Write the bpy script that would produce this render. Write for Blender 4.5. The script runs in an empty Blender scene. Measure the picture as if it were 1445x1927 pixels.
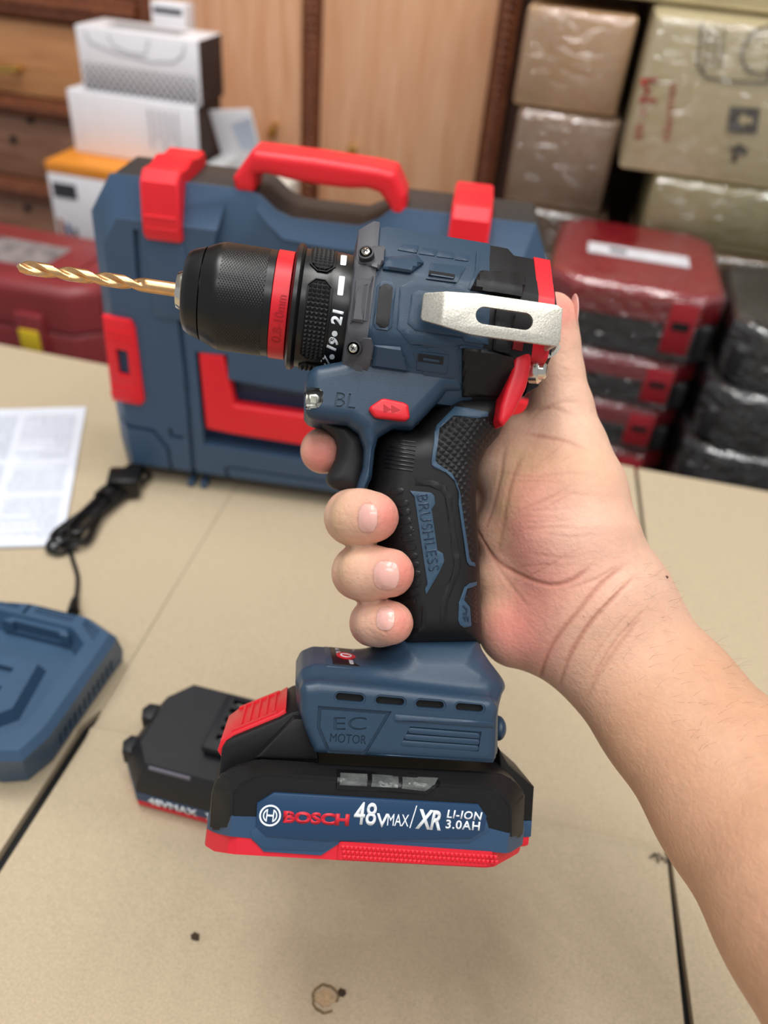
import bpy, bmesh, math, random
import numpy as np
from mathutils import Vector, Matrix
from mathutils.bvhtree import BVHTree
from mathutils.geometry import tessellate_polygon
random.seed(7)
SC = bpy.context.scene
COL = SC.collection
rad = math.radians

# ---------------------------------------------------------------- camera
FPX, CX, CY = 1500.0, 722.5, 963.5          # focal length and centre in pixels of the 1445 x 1927 frame
TABLE_Z = 0.75
CAM = Vector((0, 0, TABLE_Z + 0.42))
def camera_matrix():
    d = Vector((-187, -1873, -1500)).normalized(); u = -d      # world down in camera axes
    f = Vector((0, 0, -1)); h = (f - u * f.dot(u)).normalized(); r = h.cross(u)
    p = rad(10)
    H = Vector((-math.sin(p), math.cos(p), 0)); R = Vector((math.cos(p), math.sin(p), 0)); U = Vector((0, 0, 1))
    A = Matrix((r, h, u)); B = Matrix((R, H, U)).transposed()
    M = (B @ A).to_4x4(); M.translation = CAM
    return M
CM = camera_matrix()
cd = bpy.data.cameras.new('camera'); cam = bpy.data.objects.new('camera', cd); COL.objects.link(cam)
cam.matrix_world = CM
cd.sensor_fit = 'VERTICAL'; cd.sensor_height = 36; cd.sensor_width = 27; cd.lens = 36 * FPX / 1927
cd.clip_start = 0.02
cd.dof.use_dof = True; cd.dof.focus_distance = 0.285; cd.dof.aperture_fstop = 7.0
SC.camera = cam
SC.view_settings.view_transform = 'Standard'; SC.view_settings.look = 'None'
SC.view_settings.gamma = 1; SC.view_settings.exposure = 0.27; SC.view_settings.use_curve_mapping = False

# ---------------------------------------------------------------- world and lights
w = bpy.data.worlds.new('world'); SC.world = w; w.use_nodes = True
w.node_tree.nodes['Background'].inputs[0].default_value = (0.93, 0.96, 1.0, 1)
w.node_tree.nodes['Background'].inputs[1].default_value = 0.38
def area(name, loc, target, sx, sy, power, col=(1, 1, 1)):
    l = bpy.data.lights.new(name, 'AREA'); l.shape = 'RECTANGLE'; l.size = sx; l.size_y = sy; l.energy = power; l.color = col
    o = bpy.data.objects.new(name, l); COL.objects.link(o); o.location = loc
    o.rotation_euler = (Vector(target) - Vector(loc)).to_track_quat('-Z', 'Y').to_euler()
    return o
area('ceiling_panel_light', (-0.5, 0.35, 2.9), (-0.2, 0.5, 0.7), 1.4, 0.5, 17, (1, 0.985, 0.96))
area('ceiling_panel_light', (0.9, 0.1, 2.9), (0.2, 0.5, 0.7), 1.4, 0.5, 13, (1, 0.985, 0.96))
area('ceiling_panel_light', (0.1, -1.0, 2.9), (0.0, 1.4, 0.8), 1.3, 0.5, 15, (0.97, 0.985, 1))

for k in range(6): area('ceiling_spot_light', (-0.75 + 0.3 * k, 0.55 + 0.04 * (k % 2), 2.92), (-0.75 + 0.3 * k, 0.6, 0), 0.09, 0.09, 2.2)

# ---------------------------------------------------------------- frames: from the photo's pixels to points on real surfaces
class Frame:
    def __init__(s, M):
        s.M = M; s.Mi = M.inverted(); s.o = s.Mi @ CAM; s.R = s.Mi.to_3x3() @ CM.to_3x3()
    def dir(s, px, py): return s.R @ Vector(((px - CX) / FPX, -(py - CY) / FPX, -1.0))
    def z(s, px, py, z=0.0):
        d = s.dir(px, py); return s.o + d * ((z - s.o.z) / d.z)
    def y(s, px, py, y=0.0):
        d = s.dir(px, py); return s.o + d * ((y - s.o.y) / d.y)
    def xy(s, pts, z=0.0): return [(lambda q: (q.x, q.y))(s.z(a, b, z)) for a, b in pts]
    def hit(s, bvh, px, py, zf=0.0):
        d = s.dir(px, py); h = bvh.ray_cast(s.o, d.normalized())
        return h[0] if h[0] is not None else s.z(px, py, zf)
W = Frame(Matrix.Identity(4))

# ---------------------------------------------------------------- materials
def lin(c):
    return tuple(((v / 255) / 12.92 if v / 255 <= 0.04045 else ((v / 255 + 0.055) / 1.055) ** 2.4) for v in c) + (1,)
MATS = {}
def mat(name, rgb, rough=0.5, metal=0.0, noise=0.0, nscale=60, bump=0.0, bscale=400, spec=0.5, coat=0.0, sss=0.0, sssr=(1, .3, .15), trans=0.0, alpha=1.0, ior=1.45, attr=None, tint=None, stretch=None):
    if name in MATS: return MATS[name]
    m = bpy.data.materials.new(name); m.use_nodes = True; nt = m.node_tree; b = nt.nodes['Principled BSDF']
    b.inputs['Base Color'].default_value = lin(rgb); b.inputs['Roughness'].default_value = rough
    b.inputs['Metallic'].default_value = metal; b.inputs['Specular IOR Level'].default_value = spec
    b.inputs['Coat Weight'].default_value = coat; b.inputs['Transmission Weight'].default_value = trans
    b.inputs['Alpha'].default_value = alpha; b.inputs['IOR'].default_value = ior
    if sss: b.inputs['Subsurface Weight'].default_value = sss; b.inputs['Subsurface Radius'].default_value = sssr; b.inputs['Subsurface Scale'].default_value = 0.003
    tc = nt.nodes.new('ShaderNodeTexCoord'); src = tc.outputs['Object']
    if stretch:
        mp = nt.nodes.new('ShaderNodeMapping'); mp.inputs['Scale'].default_value = stretch
        nt.links.new(src, mp.inputs[0]); src = mp.outputs[0]
    colsock = None
    if attr:
        a = nt.nodes.new('ShaderNodeVertexColor'); a.layer_name = attr; colsock = a.outputs[0]
    if noise:
        n = nt.nodes.new('ShaderNodeTexNoise'); n.inputs['Scale'].default_value = nscale; n.inputs['Detail'].default_value = 6; n.inputs['Roughness'].default_value = 0.6
        nt.links.new(src, n.inputs['Vector'])
        mx = nt.nodes.new('ShaderNodeMix'); mx.data_type = 'RGBA'
        r = nt.nodes.new('ShaderNodeMapRange'); r.inputs[1].default_value = 0.3; r.inputs[2].default_value = 0.7
        nt.links.new(n.outputs[0], r.inputs[0]); nt.links.new(r.outputs[0], mx.inputs[0])
        t = tint or tuple(max(0, v * (1 - noise)) for v in rgb)
        if colsock:
            mx.blend_type = 'MULTIPLY'; nt.links.new(colsock, mx.inputs[6]); mx.inputs[7].default_value = (1 - noise, 1 - noise, 1 - noise, 1)
        else:
            mx.inputs[6].default_value = lin(rgb); mx.inputs[7].default_value = lin(t)
        colsock = mx.outputs[2]
    if colsock: nt.links.new(colsock, b.inputs['Base Color'])
    if bump:
        n2 = nt.nodes.new('ShaderNodeTexNoise'); n2.inputs['Scale'].default_value = bscale; n2.inputs['Detail'].default_value = 3
        nt.links.new(src, n2.inputs['Vector'])
        bp = nt.nodes.new('ShaderNodeBump'); bp.inputs['Strength'].default_value = 1; bp.inputs['Distance'].default_value = bump
        nt.links.new(n2.outputs[0], bp.inputs['Height']); nt.links.new(bp.outputs[0], b.inputs['Normal'])
    MATS[name] = m; return m

# ---------------------------------------------------------------- objects
def link(name, me, m=None, parent=None, smooth=35, M=None):
    if m is not None and not len(me.materials): me.materials.append(m)
    if smooth:
        me.shade_smooth(); me.set_sharp_from_angle(angle=rad(smooth))
    o = bpy.data.objects.new(name, me); COL.objects.link(o)
    if parent is not None: o.parent = parent
    if M is not None: o.matrix_world = M
    return o
def empty(name, M, label, cat, group=None):
    o = bpy.data.objects.new(name, None); COL.objects.link(o); o.empty_display_size = 0.02; o.matrix_world = M
    o['label'] = label; o['category'] = cat
    if group: o['group'] = group
    return o
def tag(o, label, cat, group=None, kind=None):
    if label: o['label'] = label
    if cat: o['category'] = cat
    if group: o['group'] = group
    if kind: o['kind'] = kind
    return o
def done(bm, name='mesh'):
    bmesh.ops.recalc_face_normals(bm, faces=bm.faces)
    me = bpy.data.meshes.new(name); bm.to_mesh(me); bm.free(); return me
def bvh_of(me):
    return BVHTree.FromPolygons([v.co.copy() for v in me.vertices], [tuple(p.vertices) for p in me.polygons])
def ccw(p):
    a = sum(p[i][0] * p[(i + 1) % len(p)][1] - p[(i + 1) % len(p)][0] * p[i][1] for i in range(len(p)))
    return list(p) if a > 0 else list(p)[::-1]
def offset(p, d):
    """move every edge of a polygon outward by d"""
    p = ccw(p); n = len(p); out = []
    for i in range(n):
        a = Vector(p[i - 1]); b = Vector(p[i]); c = Vector(p[(i + 1) % n])
        e1 = (b - a).normalized(); e2 = (c - b).normalized()
        n1 = Vector((e1.y, -e1.x)); n2 = Vector((e2.y, -e2.x)); m = n1 + n2
        k = 1 / max(0.35, (1 + n1.dot(n2)))
        out.append(tuple(b + m * d * k))
    return out
def rounded(p, r, seg=4):
    p = ccw(p); n = len(p); out = []
    for i in range(n):
        a = Vector(p[i - 1]); b = Vector(p[i]); c = Vector(p[(i + 1) % n])
        r1 = min(r, (a - b).length * .45, (c - b).length * .45)
        s = b + (a - b).normalized() * r1; e = b + (c - b).normalized() * r1
        for k in range(seg + 1):
            t = k / seg; out.append(tuple(s * (1 - t) ** 2 + b * 2 * t * (1 - t) + e * t * t))
    return out
def loft_bm(bm, rings, cap=True):
    R = [[bm.verts.new(v) for v in ring] for ring in rings]
    n = len(R[0])
    for a, b in zip(R, R[1:]):
        for i in range(n):
            bm.faces.new((a[i], a[(i + 1) % n], b[(i + 1) % n], b[i]))
    if cap:
        bm.faces.new(R[0][::-1]); bm.faces.new(R[-1])
    return R
def prism_bm(bm, p, z0, z1, bev=0.0, both=False, seg=2):
    """prism of a polygon between z0 and z1, with rounded front (and back) rim"""
    p = ccw(p); rings = []
    def rim(z, s):
        out = []
        for k in range(seg + 1):
            a = math.pi / 2 * k / seg
            out.append([(x, y, z - s * bev * (1 - math.sin(a))) for x, y in offset(p, -bev * (1 - math.cos(a)))])
        return out
    if bev:
        rings += (rim(z0, -1)[::-1] if both else [[(x, y, z0) for x, y in p]]) + rim(z1, 1)
    else: rings = [[(x, y, z0) for x, y in p], [(x, y, z1) for x, y in p]]
    loft_bm(bm, rings)
def prism(p, z0, z1, bev=0.0, both=False, seg=2):
    bm = bmesh.new(); prism_bm(bm, p, z0, z1, bev, both, seg); return done(bm)
def box_bm(bm, x0, x1, y0, y1, z0, z1, bev=0.0, seg=2):
    r = bmesh.ops.create_cube(bm, size=1)['verts']
    for v in r: v.co = Vector(((x0 + x1) / 2 + v.co.x * (x1 - x0), (y0 + y1) / 2 + v.co.y * (y1 - y0), (z0 + z1) / 2 + v.co.z * (z1 - z0)))
    if bev:
        es = list({e for v in r for e in v.link_edges})
        bmesh.ops.bevel(bm, geom=es, offset=bev, segments=seg, affect='EDGES', profile=0.5)
def box(x0, x1, y0, y1, z0, z1, bev=0.0, seg=2):
    bm = bmesh.new(); box_bm(bm, x0, x1, y0, y1, z0, z1, bev, seg); return done(bm)
def drape_bm(bm, pts, bvh, lift, thick, res=0.0015, edge=0.0, zf=0.0, loc=None):
    """thin plate whose face follows the surface below it (looked up along z) and whose rim drops into it"""
    pts = ccw(pts); b2 = bmesh.new()
    vs = [b2.verts.new((x, y, 0)) for x, y in pts]; b2.faces.new(vs)
    b2.normal_update(); bmesh.ops.triangulate(b2, faces=b2.faces[:], ngon_method='EAR_CLIP'); b2.normal_update()
    xs = [p[0] for p in pts]; ys = [p[1] for p in pts]
    for ax, lo, hi in ((0, min(xs), max(xs)), (1, min(ys), max(ys))):
        k = math.ceil(lo / res)
        while k * res < hi:
            co = Vector((k * res, 0, 0)) if ax == 0 else Vector((0, k * res, 0)); no = Vector((1, 0, 0)) if ax == 0 else Vector((0, 1, 0))
            bmesh.ops.bisect_plane(b2, geom=b2.verts[:] + b2.edges[:] + b2.faces[:], plane_co=co, plane_no=no, dist=1e-7); k += 1
    def zz(x, y):
        h = bvh.ray_cast(Vector((x, y, 1)), Vector((0, 0, -1)))
        return h[0].z if h[0] is not None else zf
    b2.verts.ensure_lookup_table(); b2.normal_update()
    bd = {v for e in b2.edges if e.is_boundary for v in e.verts}
    top = {}; bot = {}
    for v in b2.verts:
        z = zz(v.co.x, v.co.y)
        lf = lift(v.co.x, v.co.y) if callable(lift) else lift
        top[v.index] = bm.verts.new((v.co.x, v.co.y, z + lf - (edge if v in bd else 0)))
    for v in b2.verts:
        if v in bd: bot[v.index] = bm.verts.new((v.co.x, v.co.y, top[v.index].co.z - thick - (0 if callable(lift) else lift)))
    for f in b2.faces:
        try: bm.faces.new([top[v.index] for v in (f.verts if f.normal.z > 0 else reversed(f.verts))])
        except ValueError: pass
    for e in b2.edges:
        if e.is_boundary:
            a, b = e.verts[0].index, e.verts[1].index
            try: bm.faces.new((top[a], top[b], bot[b], bot[a]))
            except ValueError: pass
    b2.free()
def drape(pts, bvh, lift, thick=0.001, res=0.0015, edge=0.0, zf=0.0):
    bm = bmesh.new(); drape_bm(bm, pts, bvh, lift, thick, res, edge, zf); return done(bm)
def strip(pts, wd, closed=False):
    """polygon(s) of a band of width wd along a polyline"""
    P = [Vector(p) for p in pts]; n = len(P); L = []; Rr = []
    for i in range(n):
        a = P[i - 1] if (i or closed) else P[i]; c = P[(i + 1) % n] if (i < n - 1 or closed) else P[i]
        e1 = (P[i] - a).normalized() if (P[i] - a).length > 1e-9 else (c - P[i]).normalized()
        e2 = (c - P[i]).normalized() if (c - P[i]).length > 1e-9 else e1
        n1 = Vector((e1.y, -e1.x)); n2 = Vector((e2.y, -e2.x)); m = (n1 + n2) / max(0.4, 1 + n1.dot(n2))
        L.append(tuple(P[i] + m * wd / 2)); Rr.append(tuple(P[i] - m * wd / 2))
    if not closed: return [L + Rr[::-1]]
    return [[L[i], L[(i + 1) % n], Rr[(i + 1) % n], Rr[i]] for i in range(n)]
def groove_bm(bm, pts, wd, bvh, depth, closed=False, up=0.002, zf=0.0, step=0.002):
    """closed solid band sunk `depth` under the surface, for cutting a groove"""
    P = [Vector(p) for p in pts]
    if closed: P = P + [P[0]]
    Q = []
    for a, b in zip(P, P[1:]):
        k = max(1, int((b - a).length / step))
        for i in range(k): Q.append(a.lerp(b, i / k))
    if not closed: Q.append(P[-1])
    n = len(Q); rings = []
    for i in range(n):
        a = Q[i - 1] if (i or closed) else Q[i]; c = Q[(i + 1) % n] if (i < n - 1 or closed) else Q[i]
        e1 = (Q[i] - a).normalized() if (Q[i] - a).length > 1e-9 else (c - Q[i]).normalized()
        e2 = (c - Q[i]).normalized() if (c - Q[i]).length > 1e-9 else e1
        n1 = Vector((e1.y, -e1.x)); n2 = Vector((e2.y, -e2.x)); m = (n1 + n2) / max(0.4, 1 + n1.dot(n2)) * wd / 2
        h = bvh.ray_cast(Vector((Q[i].x, Q[i].y, 1)), Vector((0, 0, -1))); z = h[0].z if h[0] is not None else zf
        l = Q[i] + m; r = Q[i] - m
        rings.append([(l.x, l.y, z - depth), (r.x, r.y, z - depth), (r.x, r.y, z + up), (l.x, l.y, z + up)])
    V = [[bm.verts.new(v) for v in q] for q in rings]
    rng = range(n) if closed else range(n - 1)
    for i in rng:
        A = V[i]; B = V[(i + 1) % n]
        for k in range(4): bm.faces.new((A[k], A[(k + 1) % 4], B[(k + 1) % 4], B[k]))
    if not closed: bm.faces.new(V[0][::-1]); bm.faces.new(V[-1])
def _bool1(me, c, op, solver='EXACT'):
    o = bpy.data.objects.new('tmp', me); COL.objects.link(o); k = bpy.data.objects.new('cut', c); COL.objects.link(k)
    md = o.modifiers.new('b', 'BOOLEAN'); md.operation = op; md.solver = solver; md.object = k
    bpy.context.view_layer.update(); dg = bpy.context.evaluated_depsgraph_get()
    r = bpy.data.meshes.new_from_object(o.evaluated_get(dg)); bpy.data.objects.remove(k); bpy.data.objects.remove(o); return r
def _vol(me):
    bm = bmesh.new(); bm.from_mesh(me); v = abs(bm.calc_volume()); bm.free(); return v
def boolean(me, cutters, op='DIFFERENCE'):
    """mesh minus a list of meshes, one after the other; a cut that fails is nudged and tried again"""
    for i, c in enumerate(cutters):
        v0 = _vol(me); vc = _vol(c)
        for t in range(7):
            if t: c.transform(Matrix.Translation((1.7e-5 * (-1) ** t * t, 1.1e-5 * t, -2.3e-5 * t)))
            r = _bool1(me, c, op, 'FAST' if t > 3 else 'EXACT')
            v1 = _vol(r)
            if len(r.polygons) > 5 and (v0 * 1.001 >= v1 >= v0 - vc * 1.05 - 1e-12 if op == 'DIFFERENCE' else v1 >= v0 * .999) and abs(v1 - v0) > 1e-14: me = r; break
        else: print('boolean kept uncut', i, v0, v1, vc)
    return me
def frame_of(axis, up=Vector((0, 0, 1))):
    a = axis.normalized(); s = up.cross(a)
    if s.length < 1e-4: s = Vector((1, 0, 0)).cross(a)
    s.normalize(); return a, s, a.cross(s)
def lathe_bm(bm, prof, o, axis, seg=64, fn=None):
    """prof: (distance along axis, radius); fn(i, angle) -> radius factor"""
    a, s, t = frame_of(axis); rings = []
    for i, (h, r) in enumerate(prof):
        rings.append([tuple(Vector(o) + a * h + (s * math.cos(q) + t * math.sin(q)) * r * (fn(i, q) if fn else 1)) for q in (2 * math.pi * k / seg for k in range(seg))])
    loft_bm(bm, rings)
def lathe(prof, o, axis, seg=64, fn=None):
    bm = bmesh.new(); lathe_bm(bm, prof, o, axis, seg, fn); return done(bm)
def tube_bm(bm, pts, r, seg=8, closed=False, rfn=None):
    P = [Vector(p) for p in pts]; rings = []; n = len(P); up = Vector((0, 0, 1)); prev = None
    for i in range(n):
        d = (P[min(i + 1, n - 1)] - P[max(i - 1, 0)]); a = d.normalized()
        if prev is None: _, s, t = frame_of(a, up)
        else:
            s = (prev - a * prev.dot(a)).normalized(); t = a.cross(s)
        prev = s; q = rfn(i / (n - 1)) * r if rfn else r
        rings.append([tuple(P[i] + (s * math.cos(k * 2 * math.pi / seg) + t * math.sin(k * 2 * math.pi / seg)) * q) for k in range(seg)])
    loft_bm(bm, rings)
def tube(pts, r, seg=8, rfn=None):
    bm = bmesh.new(); tube_bm(bm, pts, r, seg, rfn=rfn); return done(bm)
def spline(pts, n=8):
    P = [Vector(p) for p in pts]; out = []
    for i in range(len(P) - 1):
        a = P[max(i - 1, 0)]; b = P[i]; c = P[i + 1]; d = P[min(i + 2, len(P) - 1)]
        for k in range(n):
            t = k / n
            out.append(0.5 * ((2 * b) + (c - a) * t + (2 * a - 5 * b + 4 * c - d) * t * t + (3 * b - a - 3 * c + d) * t ** 3))
    out.append(P[-1]); return out
def text_mesh(s, p0, p1, height, z, depth=0.0004, bold=0.0, shear=0.0, spacing=1.0):
    """lettering whose baseline runs from p0 to p1 (local xy) with capital height `height`"""
    c = bpy.data.curves.new('t', 'FONT'); c.body = s; c.offset = bold; c.shear = shear; c.space_character = spacing; c.resolution_u = 4
    o = bpy.data.objects.new('t', c); COL.objects.link(o); bpy.context.view_layer.update()
    me = bpy.data.meshes.new_from_object(o.evaluated_get(bpy.context.evaluated_depsgraph_get()))
    bpy.data.objects.remove(o); bpy.data.curves.remove(c)
    bm = bmesh.new(); bm.from_mesh(me); bpy.data.meshes.remove(me)
    bmesh.ops.remove_doubles(bm, verts=bm.verts, dist=1e-5)
    xs = [v.co.x for v in bm.verts]; ys = [v.co.y for v in bm.verts]; x0, x1 = min(xs), max(xs); y0, y1 = min(ys), max(ys)
    P0 = Vector(p0); P1 = Vector(p1); ex = (P1 - P0); L = ex.length; ex.normalize(); ey = Vector((-ex.y, ex.x))
    g = bmesh.ops.extrude_face_region(bm, geom=bm.faces[:]); tv = {v for v in g['geom'] if isinstance(v, bmesh.types.BMVert)}
    for v in bm.verts:
        q = P0 + ex * ((v.co.x - x0) / (x1 - x0) * L) + ey * ((v.co.y - y0) / (y1 - y0) * height)
        v.co = Vector((q.x, q.y, z + (depth if v in tv else 0)))
    return done(bm)
def drop(me, bvh, lift=0.0, zref=0.0):
    """let a flat mesh follow the surface under it"""
    bm = bmesh.new(); bm.from_mesh(me); res = 0.0016
    for ax in (0, 1):
        c = [v.co[ax] for v in bm.verts]; k = math.ceil(min(c) / res)
        while k * res < max(c):
            q = [0, 0, 0]; q[ax] = k * res; n = [0, 0, 0]; n[ax] = 1
            bmesh.ops.bisect_plane(bm, geom=bm.verts[:] + bm.edges[:] + bm.faces[:], plane_co=q, plane_no=n, dist=1e-7); k += 1
    bm.to_mesh(me); bm.free()
    for v in me.vertices:
        h = bvh.ray_cast(Vector((v.co.x, v.co.y, 1)), Vector((0, 0, -1)))
        if h[0] is not None: v.co.z = v.co.z - zref + h[0].z + lift
    return me
def join(mes):
    bm = bmesh.new()
    for m in mes: bm.from_mesh(m)
    return done(bm)
def moved(me, M): me.transform(M); return me

# ---------------------------------------------------------------- smooth solids from distance functions
def poly_sdf(P, X, Y):
    P = np.array(P); d = np.full(X.shape, 1e9); s = np.ones(X.shape); n = len(P)
    for i in range(n):
        a = P[i]; b = P[i - 1]; ex, ey = b - a; wx = X - a[0]; wy = Y - a[1]
        t = np.clip((wx * ex + wy * ey) / (ex * ex + ey * ey + 1e-18), 0, 1)
        bx = wx - ex * t; by = wy - ey * t; d = np.minimum(d, bx * bx + by * by)
        c1 = Y >= a[1]; c2 = Y < b[1]; c3 = ex * wy > ey * wx
        f = (c1 & c2 & c3) | (~c1 & ~c2 & ~c3); s = np.where(f, -s, s)
    return s * np.sqrt(d)
def smin(a, b, k):
    h = np.clip(0.5 + 0.5 * (b - a) / k, 0, 1); return b * (1 - h) + a * h - k * h * (1 - h)
def seg_sdf(X, Y, Z, a, b, ra, rb, flat=1.0, nrm=(0, 0, 1)):
    a = np.array(a); b = np.array(b); e = b - a; L2 = e @ e
    wx, wy, wz = X - a[0], Y - a[1], Z - a[2]
    t = np.clip((wx * e[0] + wy * e[1] + wz * e[2]) / L2, 0, 1)
    vx, vy, vz = wx - e[0] * t, wy - e[1] * t, wz - e[2] * t
    r = ra + (rb - ra) * t
    if flat != 1.0:
        n = np.array(nrm, float); n = n / np.linalg.norm(n); c = vx * n[0] + vy * n[1] + vz * n[2]; k = (1 / flat - 1)
        vx, vy, vz = vx + n[0] * c * k, vy + n[1] * c * k, vz + n[2] * c * k
        return (np.sqrt(vx * vx + vy * vy + vz * vz) - r) * (flat * .5 + .5)
    return np.sqrt(vx * vx + vy * vy + vz * vz) - r
def surface(fn, lo, hi, res, smooth=1):
    """surface nets over a grid: closed quad mesh of fn = 0"""
    ax = [np.arange(l, h + res, res) for l, h in zip(lo, hi)]
    X, Y, Z = np.meshgrid(*ax, indexing='ij', sparse=False)
    D = fn(X.astype(np.float32), Y.astype(np.float32), Z.astype(np.float32)).astype(np.float64)
    D[0] = D[-1] = 1; D[:, 0] = D[:, -1] = 1; D[:, :, 0] = D[:, :, -1] = 1
    D[D == 0] = 1e-9
    S = D < 0; n = D.shape
    c = (slice(0, -1), slice(1, None))
    cnt = np.zeros((n[0] - 1, n[1] - 1, n[2] - 1)); acc = np.zeros(cnt.shape + (3,))
    I = np.indices(cnt.shape).astype(float)
    corners = [(i, j, k) for i in (0, 1) for j in (0, 1) for k in (0, 1)]
    for p in corners:
        for axx in range(3):
            if p[axx]: continue
            q = list(p); q[axx] = 1
            A = D[c[p[0]], c[p[1]], c[p[2]]]; B = D[c[q[0]], c[q[1]], c[q[2]]]
            m = (A < 0) != (B < 0); t = np.where(m, A / np.where(m, A - B, 1), 0)
            cnt += m
            for k in range(3):
                acc[..., k] += np.where(m, p[k] + (t if k == axx else 0), 0)
    act = cnt > 0; idx = np.full(cnt.shape, -1); idx[act] = np.arange(act.sum())
    V = np.stack([lo[k] + res * (I[k][act] + acc[..., k][act] / cnt[act]) for k in range(3)], 1)
    F = []
    for axx in range(3):
        o = [a for a in range(3) if a != axx]
        sl0 = [slice(1, -1)] * 3; sl1 = [slice(1, -1)] * 3; sl0[axx] = slice(0, -1); sl1[axx] = slice(1, None)
        a = S[tuple(sl0)]; b = S[tuple(sl1)]
        for flip, m in ((0, a & ~b), (1, ~a & b)):
            P = np.argwhere(m); P[:, o[0]] += 1; P[:, o[1]] += 1
            def g(d0, d1):
                Q = P.copy(); Q[:, o[0]] -= d0; Q[:, o[1]] -= d1; return idx[Q[:, 0], Q[:, 1], Q[:, 2]]
            q = np.stack([g(0, 0), g(1, 0), g(1, 1), g(0, 1)], 1)
            if (axx == 1) != bool(flip): q = q[:, ::-1]
            F.append(q)
    F = np.concatenate(F)
    for _ in range(smooth):
        sm = np.zeros_like(V); ct = np.zeros(len(V))
        for a, b in ((0, 1), (1, 2), (2, 3), (3, 0)):
            np.add.at(sm, F[:, a], V[F[:, b]]); np.add.at(ct, F[:, a], 1)
            np.add.at(sm, F[:, b], V[F[:, a]]); np.add.at(ct, F[:, b], 1)
        V = V * 0.5 + 0.5 * sm / ct[:, None]
    a, b, c3, d3 = (V[F[:, i]] for i in range(4))
    if np.einsum('ij,ij->i', a, np.cross(b, c3)).sum() + np.einsum('ij,ij->i', a, np.cross(c3, d3)).sum() < 0: F = F[:, ::-1]
    me = bpy.data.meshes.new('surf'); me.from_pydata(V.tolist(), [], F.tolist()); me.update()
    return me
def slab(P, zc, h, r, X, Y, Z, rz=None):
    """polygon P extruded to half thickness h about zc, edges rounded by r"""
    d2 = poly_sdf(P, X[:, :, 0], Y[:, :, 0])[:, :, None] + r
    dz = np.abs(Z - zc) - h + r
    return np.minimum(np.maximum(d2, dz), 0) + np.sqrt(np.maximum(d2, 0) ** 2 + np.maximum(dz, 0) ** 2) - r

# ================================================================ THE ROOM
def wood(name, c1, c2, stretch, rough=0.35, scale=9):
    if name in MATS: return MATS[name]
    m = mat(name, c1, rough=rough, coat=0.15); nt = m.node_tree; b = nt.nodes['Principled BSDF']
    tc = nt.nodes.new('ShaderNodeTexCoord'); mp = nt.nodes.new('ShaderNodeMapping'); mp.inputs['Scale'].default_value = stretch
    n = nt.nodes.new('ShaderNodeTexNoise'); n.inputs['Scale'].default_value = scale; n.inputs['Detail'].default_value = 8; n.inputs['Distortion'].default_value = 0.6
    r = nt.nodes.new('ShaderNodeValToRGB'); r.color_ramp.elements[0].position = 0.33; r.color_ramp.elements[1].position = 0.68
    r.color_ramp.elements[0].color = lin(c2); r.color_ramp.elements[1].color = lin(c1)
    nt.links.new(tc.outputs['Object'], mp.inputs[0]); nt.links.new(mp.outputs[0], n.inputs['Vector']); nt.links.new(n.outputs[0], r.inputs[0]); nt.links.new(r.outputs[0], b.inputs['Base Color'])
    return m
def film(name='film', amount=0.14, bump=0.0035, scale=22):
    if name in MATS: return MATS[name]
    m = bpy.data.materials.new(name); m.use_nodes = True; nt = m.node_tree; nt.nodes.clear()
    out = nt.nodes.new('ShaderNodeOutputMaterial'); mx = nt.nodes.new('ShaderNodeMixShader'); tr = nt.nodes.new('ShaderNodeBsdfTransparent'); gl = nt.nodes.new('ShaderNodeBsdfGlossy')
    gl.inputs['Roughness'].default_value = 0.035; tr.inputs[0].default_value = (.97, .97, .97, 1)
    n = nt.nodes.new('ShaderNodeTexNoise'); n.inputs['Scale'].default_value = scale; n.inputs['Detail'].default_value = 1.5; n.inputs['Distortion'].default_value = 3.0
    mp = nt.nodes.new('ShaderNodeMapping'); mp.inputs['Scale'].default_value = (1, 1, 2.2); tc = nt.nodes.new('ShaderNodeTexCoord')
    bp = nt.nodes.new('ShaderNodeBump'); bp.inputs['Distance'].default_value = bump; bp.inputs['Strength'].default_value = 1
    nt.links.new(tc.outputs['Object'], mp.inputs[0]); nt.links.new(mp.outputs[0], n.inputs['Vector']); nt.links.new(n.outputs[0], bp.inputs['Height']); nt.links.new(bp.outputs[0], gl.inputs['Normal'])
    lw = nt.nodes.new('ShaderNodeLayerWeight'); lw.inputs[0].default_value = 0.35; nt.links.new(bp.outputs[0], lw.inputs['Normal'])
    mr = nt.nodes.new('ShaderNodeMapRange'); mr.inputs[3].default_value = amount; mr.inputs[4].default_value = 0.55
    nt.links.new(lw.outputs['Fresnel'], mr.inputs[0]); nt.links.new(mr.outputs[0], mx.inputs[0])
    nt.links.new(tr.outputs[0], mx.inputs[1]); nt.links.new(gl.outputs[0], mx.inputs[2]); nt.links.new(mx.outputs[0], out.inputs[0])
    MATS[name] = m; return m
CARD = mat('cardboard', (198, 181, 153), rough=0.9, noise=0.12, nscale=900, bump=0.00012, bscale=1400, spec=0.15)
DOORW = wood('door_wood', (234, 184, 146), (216, 158, 118), (9, 9, 0.7))
BOARDW = wood('drawer_wood', (206, 150, 100), (184, 122, 76), (0.8, 8, 8))
DULLW = wood('dull_wood', (150, 108, 84), (122, 82, 62), (0.8, 8, 8), rough=0.55)  # darker, duller tone for the lower drawers
DARKW = wood('trim_wood', (138, 80, 50), (92, 48, 28), (6, 6, 2), scale=30)
CARCASS = mat('carcass', (70, 42, 30), rough=0.6)
BRASS = mat('brass', (214, 180, 96), rough=0.25, metal=1.0)
BLACKM = mat('black_matte', (16, 16, 17), rough=0.8)

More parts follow.
